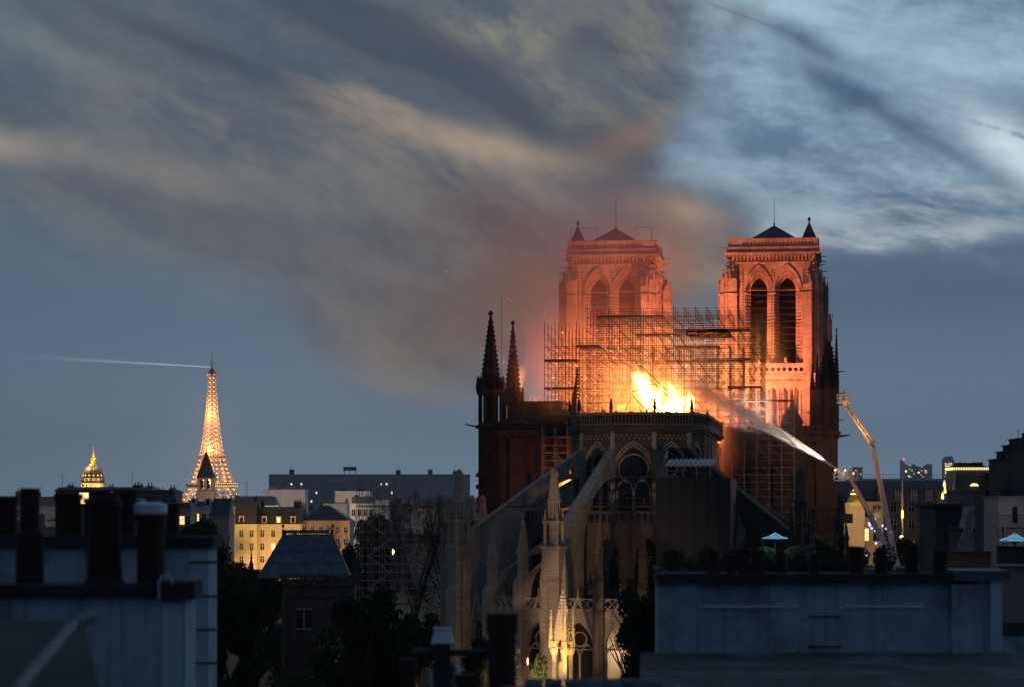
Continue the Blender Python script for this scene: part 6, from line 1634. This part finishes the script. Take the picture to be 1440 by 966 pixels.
# ------------------------------------------------------------------ buildings at the right edge
def blk(label, parts, cat='building', name='town_house', loc=(0,0,0)):
    root = thing(name, label, cat, loc)
    for nm, mat, fn in parts:
        m = MB(True); fn(m); m.build(nm, mat, root)
    return root
def pb(m, px0, px1, py0, py1, D, dep):     # a block spanning these picture limits on its front face at distance D
    a, b_ = P(px0, py1, D), P(px1, py0, D); m.box(a.x, b_.x, D, D+dep, a.z, b_.z)
def pb0(m, px0, px1, py0, D, dep):
    a, b_ = P(px0, py0, D), P(px1, py0, D); m.box(a.x, b_.x, D, D+dep, 0, b_.z)
def f_stack(m):
    for (a, b_, t) in ((1407, 1418, 645), (1418, 1427, 634), (1427, 1436, 625), (1436, 1470, 616)): pb0(m, a, b_+.2, t, 122, 3)
def f_caps(m):
    for (a, b_, t) in ((1406, 1419, 645), (1417, 1428, 634), (1426, 1437, 625), (1435, 1471, 616)): pb(m, a, b_, t-1.2, t, 121.8, 3.4)
def f_pots(m):
    for px, t in ((1409, 640), (1414, 640), (1421, 629), (1426, 630), (1431, 619), (1435, 619), (1439, 610), (1444, 610), (1450, 608)):
        q = P(px, t, 123); m.lathe((q.x, q.y, q.z-.3), [(.08,0),(.075,.3),(.095,.32),(.095,.36)], 6)
blk('stepped dark chimney stacks crowned with pots at the right edge', [('wall','plaster_dark',f_stack),('chimney_cap','cap_stone',f_caps),('chimney_pot','terracotta',f_pots)], name='chimney_house')
def f_b(m): pb0(m, 1404, 1475, 700, 118, 3.6); 
def f_b2(m): pb(m, 1404, 1475, 697, 700, 117.7, 4.2); pb(m, 1402, 1475, 738, 741, 116.8, 1.4)
def f_rail(m):
    for k in range(22): q = P(1404+k*3.4, 738, 117); m.bar((q.x, q.y, q.z), (q.x, q.y, q.z+.5), .012)
    q, r_ = P(1402, 724, 117), P(1475, 724, 117); m.bar(q, r_, .02)
def f_win(m): pb(m, 1424, 1431, 712, 735, 117.9, .08); pb(m, 1412, 1416, 745, 790, 117.9, .08)
def f_post(m): 
    for px in (1405, 1412): pb(m, px, px+3, 741, 800, 116.9, .2)
blk('pinkish upper house with an iron balcony behind the striped parasol', [('wall','facade_pink',f_b),('cornice','plaster_wash',f_b2),('balcony_railing','iron',f_rail),('window','dark_glass',f_win),('post','plaster_wash',f_post)])
def f_c(m): pb0(m, 1392, 1412, 668, 128, 3); pb0(m, 1386, 1400, 690, 126, 3)
blk('narrow dark house between the mansard pavilion and the chimney stacks', [('wall','plaster_dark',f_c), ('roof','zinc_dark',lambda m: pb(m, 1384, 1413, 664, 668, 125.5, 4))])
def f_d(m): pb0(m, 1316, 1352, 712, 150, 6); pb0(m, 1352, 1396, 745, 140, 4)
def f_d2(m):
    a, b_, c_, d_ = P(1348, 742, 139.5), P(1398, 742, 139.5), P(1392, 712, 144), P(1356, 712, 144); m.add([a, b_, c_, d_]+[v+Vector((0,.1,-.15)) for v in (a, b_, c_, d_)], [(0,1,2,3),(7,6,5,4),(0,4,5,1),(1,5,6,2),(2,6,7,3),(3,7,4,0)])
def f_d3(m): pb(m, 1313, 1354, 708, 712, 149.6, 7); pb(m, 1353, 1397, 742, 745, 139.3, 5)
blk('dark house with a small slate roof and grey wall panel beside the diagonal pale flue', [('wall','plaster_dark',f_d),('roof','slate',f_d2),('cornice','cap_stone',f_d3),('wall_panel','facade_grey',lambda m: pb(m, 1358, 1391, 749, 775, 139.9, .05))])
def f_fl(m):
    pts = [P(x_, y_, 138) for x_, y_ in ((1352, 802), (1351, 785), (1354, 765), (1361, 748), (1363, 735), (1366, 722), (1369, 716))]
    for a, b_ in zip(pts, pts[1:]): m.bar(a, b_, .30, .28, 5)
blk('crooked pale masonry flue climbing the wall of the dark house', [('flue','plaster_wash',f_fl)], cat='chimney', name='chimney_flue')
blk('low dark reddish wall below the slate-roofed house', [('wall','dark_plaster_red',lambda m: pb0(m, 1345, 1400, 778, 120, 2)), ('coping','cap_stone',lambda m: pb(m, 1344, 1401, 775, 778, 119.8, 2.5))], cat='wall', name='low_wall')
blk('black terrace parapet under the striped parasol', [('wall','plaster_dark',lambda m: pb0(m, 1404, 1480, 769, 108, .4)), ('coping','cap_stone',lambda m: pb(m, 1403, 1480, 767.5, 769, 107.9, .6))], cat='wall', name='terrace_parapet')
tc_ = MB(True); q = P(1318, 806, 176)
building('town_house', 'black roof block behind the wide plaster wall, under the pale parasol', 1290, 1360, 800, 806, 182, 8, 'plaster_dark', 'zinc_dark', 0, 0, (), (), 'flat')
spot('terrace_fill', tuple(P(1436, 742, 110)), tuple(P(1420, 775, 118)), (1, .55, .35), 26, 120, .3)
point('terrace_fill', tuple(P(1428, 715, 115)), (1, .5, .32), 9, .3)

# ------------------------------------------------------------------ near rooftops
def pot(root_lab, px, py0, py1, D, wpx, mat='terracotta', capm=None, grp='chimney pots on the near left stack', shape=0):
    q = P(px, py1, D); h = (py1-py0)/FPX*D; r_ = wpx/2/FPX*D
    o = thing('chimney_pot', root_lab, 'chimney pot', tuple(q), 0, grp)
    if shape == 0: pr_ = [(r_*1.12,0),(r_*1.12,h*.06),(r_,h*.08),(r_*.86,h*.8),(r_*.98,h*.82),(r_*.98,h*.9),(r_*.82,h*.93),(r_*.8,h)]
    elif shape == 1: pr_ = [(r_,0),(r_*.98,h*.55),(r_*.7,h*.58),(r_*.66,h*.98),(r_*.8,h)]
    else: pr_ = [(r_*.9,0),(r_*.9,h*.86),(r_*1.02,h*.87),(r_*1.02,h)]
    MB().lathe((0,0,0), pr_, 20).build('pot_body', mat, o)
    if capm:
        MB().lathe((0,0,h), [(r_*1.02,-.005),(r_*1.08,.01),(r_*1.06,h*.13),(r_*.6,h*.16)], 20).build('metal_cap', capm, o)
    return o
# left: front stack
L1 = 22.0; a, b_ = P(-60, 840, L1), P(275, 822, L1)
fs_ = thing('chimney_stack', 'long dark-capped chimney stack nearest at the lower left', 'chimney stack', ((a.x+b_.x)/2, L1, 0))
hw_ = (b_.x-a.x)/2
m = MB().box(-hw_, hw_-.1, 0, .75, 0, a.z); m.build('wall', 'plaster_blue', fs_)
zc1 = P(0, 822, L1).z
m = MB().box(-hw_-.06, hw_-.04, -.07, .82, a.z, zc1).box(hw_-.35, hw_, -.10, .5, P(0,842,L1).z, P(0,817,L1).z); m.build('cap_slab', 'cap_stone', fs_)
x_ = P(229, 0, L1).x-(a.x+b_.x)/2; x2 = P(257, 0, L1).x-(a.x+b_.x)/2
MB().box(x_, x2, -.035, .0, 0, a.z-.05).build('corner_render', 'plaster_pale', fs_)
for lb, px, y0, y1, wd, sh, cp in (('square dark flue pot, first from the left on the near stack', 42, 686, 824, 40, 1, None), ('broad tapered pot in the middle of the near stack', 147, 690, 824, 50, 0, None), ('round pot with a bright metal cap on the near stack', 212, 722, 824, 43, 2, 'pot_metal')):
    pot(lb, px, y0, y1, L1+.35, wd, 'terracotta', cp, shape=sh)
m = MB()
pts = [P(x__, y__, L1-.12) for x__, y__ in ((224, 842), (223, 822), (226, 812), (232, 808), (239, 812), (243, 820))]
for p0, p1 in zip(pts, pts[1:]): m.bar(p0, p1, .012, .012, 6)
tag(m.build('cable', 'plaster_pale'), 'thin pale cable looped over the end of the near stack cap', 'cable')
# left: rear stack with a plaster wall and rungs
L2 = 27.0; a, b_ = P(-70, 770, L2), P(300, 752, L2); rs = thing('chimney_stack', 'pale plaster stack with iron rungs behind the near dark-capped one', 'chimney stack', ((a.x+b_.x)/2, L2, 0)); hw_ = (b_.x-a.x)/2
MB().box(-hw_, hw_-.06, 0, .8, 0, a.z).build('wall', 'plaster_blue', rs)
MB().box(-hw_, hw_, -.07, .9, a.z, P(0,754,L2).z).build('cap_slab', 'cap_stone', rs)
x_ = P(267, 0, L2).x-(a.x+b_.x)/2; x2 = P(294, 0, L2).x-(a.x+b_.x)/2; MB().box(x_, x2, -.03, 0, 0, a.z-.03).build('corner_render', 'plaster_pale', rs)
for py in (790, 838, 885, 932):
    m = MB(); q0, q1 = P(268, py, L2-.14), P(303, py, L2-.14); c0 = Vector(((a.x+b_.x)/2, L2, 0)); q0 -= c0; q1 -= c0
    m.bar(q0, q1, .014, .014, 6).bar(q0, q0+Vector((0,.14,0)), .014, .014, 6).bar(q1, q1+Vector((0,.14,0)), .014, .014, 6); m.build('rung', 'iron', rs)
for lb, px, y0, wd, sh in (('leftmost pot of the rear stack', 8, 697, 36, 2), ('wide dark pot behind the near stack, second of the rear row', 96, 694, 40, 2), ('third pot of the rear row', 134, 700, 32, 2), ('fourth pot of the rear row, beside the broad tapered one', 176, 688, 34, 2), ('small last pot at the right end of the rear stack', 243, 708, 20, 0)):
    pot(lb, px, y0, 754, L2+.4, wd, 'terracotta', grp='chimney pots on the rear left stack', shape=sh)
# roof slope and pipe at the lower left
m = MB(True); a, b_, c_, d_ = P(-90, 1010, 13), P(150, 1010, 13), P(118, 872, 19.5), P(-90, 872, 19.5)
m.add([a, b_, c_, d_]+[v+Vector((0,0,-.15)) for v in (a, b_, c_, d_)], [(0,1,2,3),(7,6,5,4),(0,4,5,1),(1,5,6,2),(2,6,7,3),(3,7,4,0)])
tag(m.build('roof_slope', 'cap_stone'), 'dark zinc roof slope at the lower left corner', 'roof')
m = MB(True); m.bar(P(20, 975, 13.5), P(105, 876, 16), .04, .036, 10).bar(P(105, 876, 16), P(128, 866, 16.3), .045, .045, 10); tag(m.build('roof_pipe', 'zinc'), 'blue metal pipe running diagonally up the lower left roof', 'pipe')
# centre: flue with a metal cowl, dark flue posts, tiled ridge
C1 = 25.0; q = P(622, 990, C1); cw = thing('capped_flue', 'dark flue with a flared pale metal cowl at the bottom centre', 'chimney', (q.x, C1, 0)); k_ = C1/FPX; zz = lambda py: CH+(HY-py)/FPX*C1
MB().box(-11*k_, 11*k_, 0, .17, zz(1060), zz(905)).box(-15*k_, 15*k_, -.03, .2, zz(936), zz(932)).build('shaft', 'zinc_dark', cw)
MB().frus(-16*k_, 16*k_, -.04, .21, zz(904), -10.5*k_, 10.5*k_, .01, .16, zz(885)).frus(-10.5*k_, 10.5*k_, .01, .16, zz(885), -13*k_, 13*k_, -.01, .18, zz(883)).build('cowl', 'pot_metal', cw)
MB().bar((-42*k_, .08, zz(921)), (-10*k_, .08, zz(918)), .07, .05, 10).bar((8*k_, .08, zz(918)), (62*k_, .08, zz(917)), .035, .035, 8).build('side_pipe', 'zinc_dark', cw)
MB().bar((-15*k_,.1,zz(941)),(-15*k_,.1,zz(1000)),.02,.02,8).bar((20*k_,.1,zz(936)),(20*k_,.1,zz(1000)),.04,.04,8).build('drain_pipe', 'pot_metal', cw)
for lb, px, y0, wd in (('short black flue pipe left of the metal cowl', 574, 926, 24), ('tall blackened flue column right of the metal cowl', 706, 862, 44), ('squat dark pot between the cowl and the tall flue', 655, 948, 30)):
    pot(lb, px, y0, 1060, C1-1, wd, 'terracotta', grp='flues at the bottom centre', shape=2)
rt = thing('tiled_ridge', 'row of bluish rounded ridge tiles along the bottom edge', 'roof ridge', tuple(P(830, 966, 20)))
for k in range(7):
    x0_ = (-92+k*28)*20/FPX; m = MB(); m.lathe((0,0,0), [(.1,0)], 3) if False else None
    vs = []; n = 8
    for xx in (x0_, x0_+25*20/FPX):
        for i in range(n+1): t_ = math.pi*i/n; vs.append((xx, -.09*math.cos(t_), .0+.075*math.sin(t_)))
    fs = [(i, i+1, n+1+i+1, n+1+i) for i in range(n)]+[list(range(n+1)), list(range(n+1, 2*n+2))[::-1]]
    m.add(vs, fs); m.build('ridge_tile', 'zinc', rt)
MB().box(-.75, .75, -.06, .4, -2, -.02).build('roof_bed', 'cap_stone', rt)
# right: the wide plaster wall
W1 = 32.0; a, b_ = P(925, 820, W1), P(1336, 820, W1); ww_ = thing('plaster_chimney_wall', 'wide blue-grey plaster chimney wall with two pale metal strips at the lower right', 'chimney wall', ((a.x+b_.x)/2, W1, 0)); hw_ = (b_.x-a.x)/2; c0x = (a.x+b_.x)/2
zw = lambda py: CH+(HY-py)/FPX*W1; xw = lambda px: P(px,0,W1).x-c0x
MB().box(-hw_, hw_, 0, .6, 0, zw(820)).build('wall', 'plaster_blue', ww_)
MB().box(xw(925), xw(980), -.02, 0, zw(960), zw(822)).build('render_patch', 'plaster_blue', ww_)
MB().box(-hw_-.02, hw_+.35, -.12, .7, zw(820), zw(806)).build('cap_slab', 'cap_stone', ww_)
MB().box(hw_+.003, xw(1390), -.12, .6, 0, zw(816)).build('pilaster', 'plaster_blue', ww_)
MB().box(xw(1390), xw(1406), -.16, .62, 0, zw(816)).build('pilaster_edge', 'plaster_pale', ww_)
MB().box(xw(1338), xw(1416), -.2, .7, zw(815.7), zw(801)).build('pilaster_cap', 'zinc', ww_)
for x0_, x1_ in ((981, 1123), (1188, 1299)): MB().box(xw(x0_), xw(x1_), -.03, -.002, zw(854), zw(850)).build('metal_strip', 'pot_metal', ww_)
for y_, in ((866,), (908,)): MB().bar((xw(1137), -.12, zw(y_)), (xw(1180), -.12, zw(y_)), .014, .014, 6).bar((xw(1137), -.12, zw(y_)), (xw(1137), 0, zw(y_)), .014).bar((xw(1180), -.12, zw(y_)), (xw(1180), 0, zw(y_)), .014).build('rung', 'iron', ww_)
random.seed(9)
for lb, px, y0, wd, sh in (('first pot from the left on the wide plaster wall', 1002, 772, 18, 0), ('second pot on the wide wall, slimmer than its neighbours', 1028, 778, 13, 2), ('third pot on the wide wall', 1046, 770, 17, 2), ('fourth pot on the wide wall, close beside the third', 1066, 772, 20, 0), ('pot at the middle of the wide wall, below the blue parasol', 1098, 776, 16, 2), ('lone pot right of the middle of the wide wall', 1145, 778, 15, 1), ('square pot left of the fire booms', 1204, 768, 22, 2), ('pot directly in front of the foot of the fire booms', 1239, 770, 18, 0), ('tall pot just right of the fire booms', 1282, 765, 22, 2), ('last pot at the right end of the wide wall', 1322, 772, 20, 0)):
    pot(lb, px, y0, 806, W1+.25, wd, 'terracotta', grp='chimney pots on the wide plaster wall', shape=sh)
# right neighbour wall and the roofs under it
R1 = 40.0; m0 = thing('party_wall', 'pinkish party wall with a dark band at the right edge', 'wall', (P(1460,0,R1).x, R1, 0))
xr = lambda px: P(px,0,R1).x-P(1460,0,R1).x; zr_ = lambda py: CH+(HY-py)/FPX*R1
MB().box(xr(1404), xr(1520), 0, .5, 0, zr_(797)).build('wall', 'plaster_wash', m0); MB().box(xr(1403), xr(1520), -.06, .0, zr_(893), zr_(875)).build('dark_band', 'zinc_dark', m0)
MB().box(xr(1403), xr(1520), -.08, .55, zr_(797), zr_(794)).build('coping', 'zinc', m0)
MB().box(xr(1403), xr(1520), -.04, .0, 0, zr_(893.5)).build('lower_render', 'plaster_blue', m0)
m = MB(True); random.seed(19)
NX, NY = 60, 10; vs = []; 
for j in range(NY+1):
    for i in range(NX+1):
        px = 900+i*10; D = 30.9-j*1.0; py = 917+j*9-(1.6*math.exp(-((px-1235)/30)**2)); q = P(px, py, D); q.z += random.uniform(-.006,.006); vs.append(q)
m.add(vs, [(j*(NX+1)+i, j*(NX+1)+i+1, (j+1)*(NX+1)+i+1, (j+1)*(NX+1)+i) for j in range(NY) for i in range(NX)])
surf('weathered_zinc', (.018,.024,.03), .8, .6, 1.3, stain=(.085,.12,.155,1), bump=.8)
tag(m.build('weathered_roof', 'weathered_zinc'), 'weathered blue-black zinc roof along the bottom right', 'roof')
# ------------------------------------------------------------------ evening air
hm = bpy.data.materials.new('haze'); hm.use_nodes = True; hm.node_tree.nodes.clear()
ho = hm.node_tree.nodes.new('ShaderNodeOutputMaterial'); hv = hm.node_tree.nodes.new('ShaderNodeVolumePrincipled')
hv.inputs['Density'].default_value = 5e-5; hv.inputs['Color'].default_value = (.86,.94,1,1); hv.inputs['Blackbody Intensity'].default_value = 0
hm.node_tree.links.new(hv.outputs[0], ho.inputs['Volume']); MATS['haze'] = hm
HAZE = True
if HAZE:
    hz = MB().box(-4200, 4200, -400, 10000, -2, 345).build('haze', 'haze'); tag(hz, kind='stuff')

GRP = {'tree': 'trees around the cathedral and garden', 'street_lamp': 'lamps in the streets around the cathedral', 'parasol': 'parasols on the roof terraces', 'scaffold': 'scaffolds around the burning church',
       'apartment_building': 'apartment buildings of the city', 'person': 'firefighters on the booms', 'aerial_lift': 'fire booms', 'chimney_stack': 'chimney stacks at the lower left', 'high_rise': 'hazy high-rises on the right horizon',
       'signal_post': 'small signal lights', 'roof_lantern': 'lanterns beside the mansard pavilion', 'lit_window': 'lit windows under the dome', 'gable_house': 'gabled houses behind the cream buildings', 'town_house': 'houses at the right edge'}
for o in COL.objects:
    k = o.name.split('.')[0]
    if o.parent is None and k in GRP and not o.get('group'): o['group'] = GRP[k]
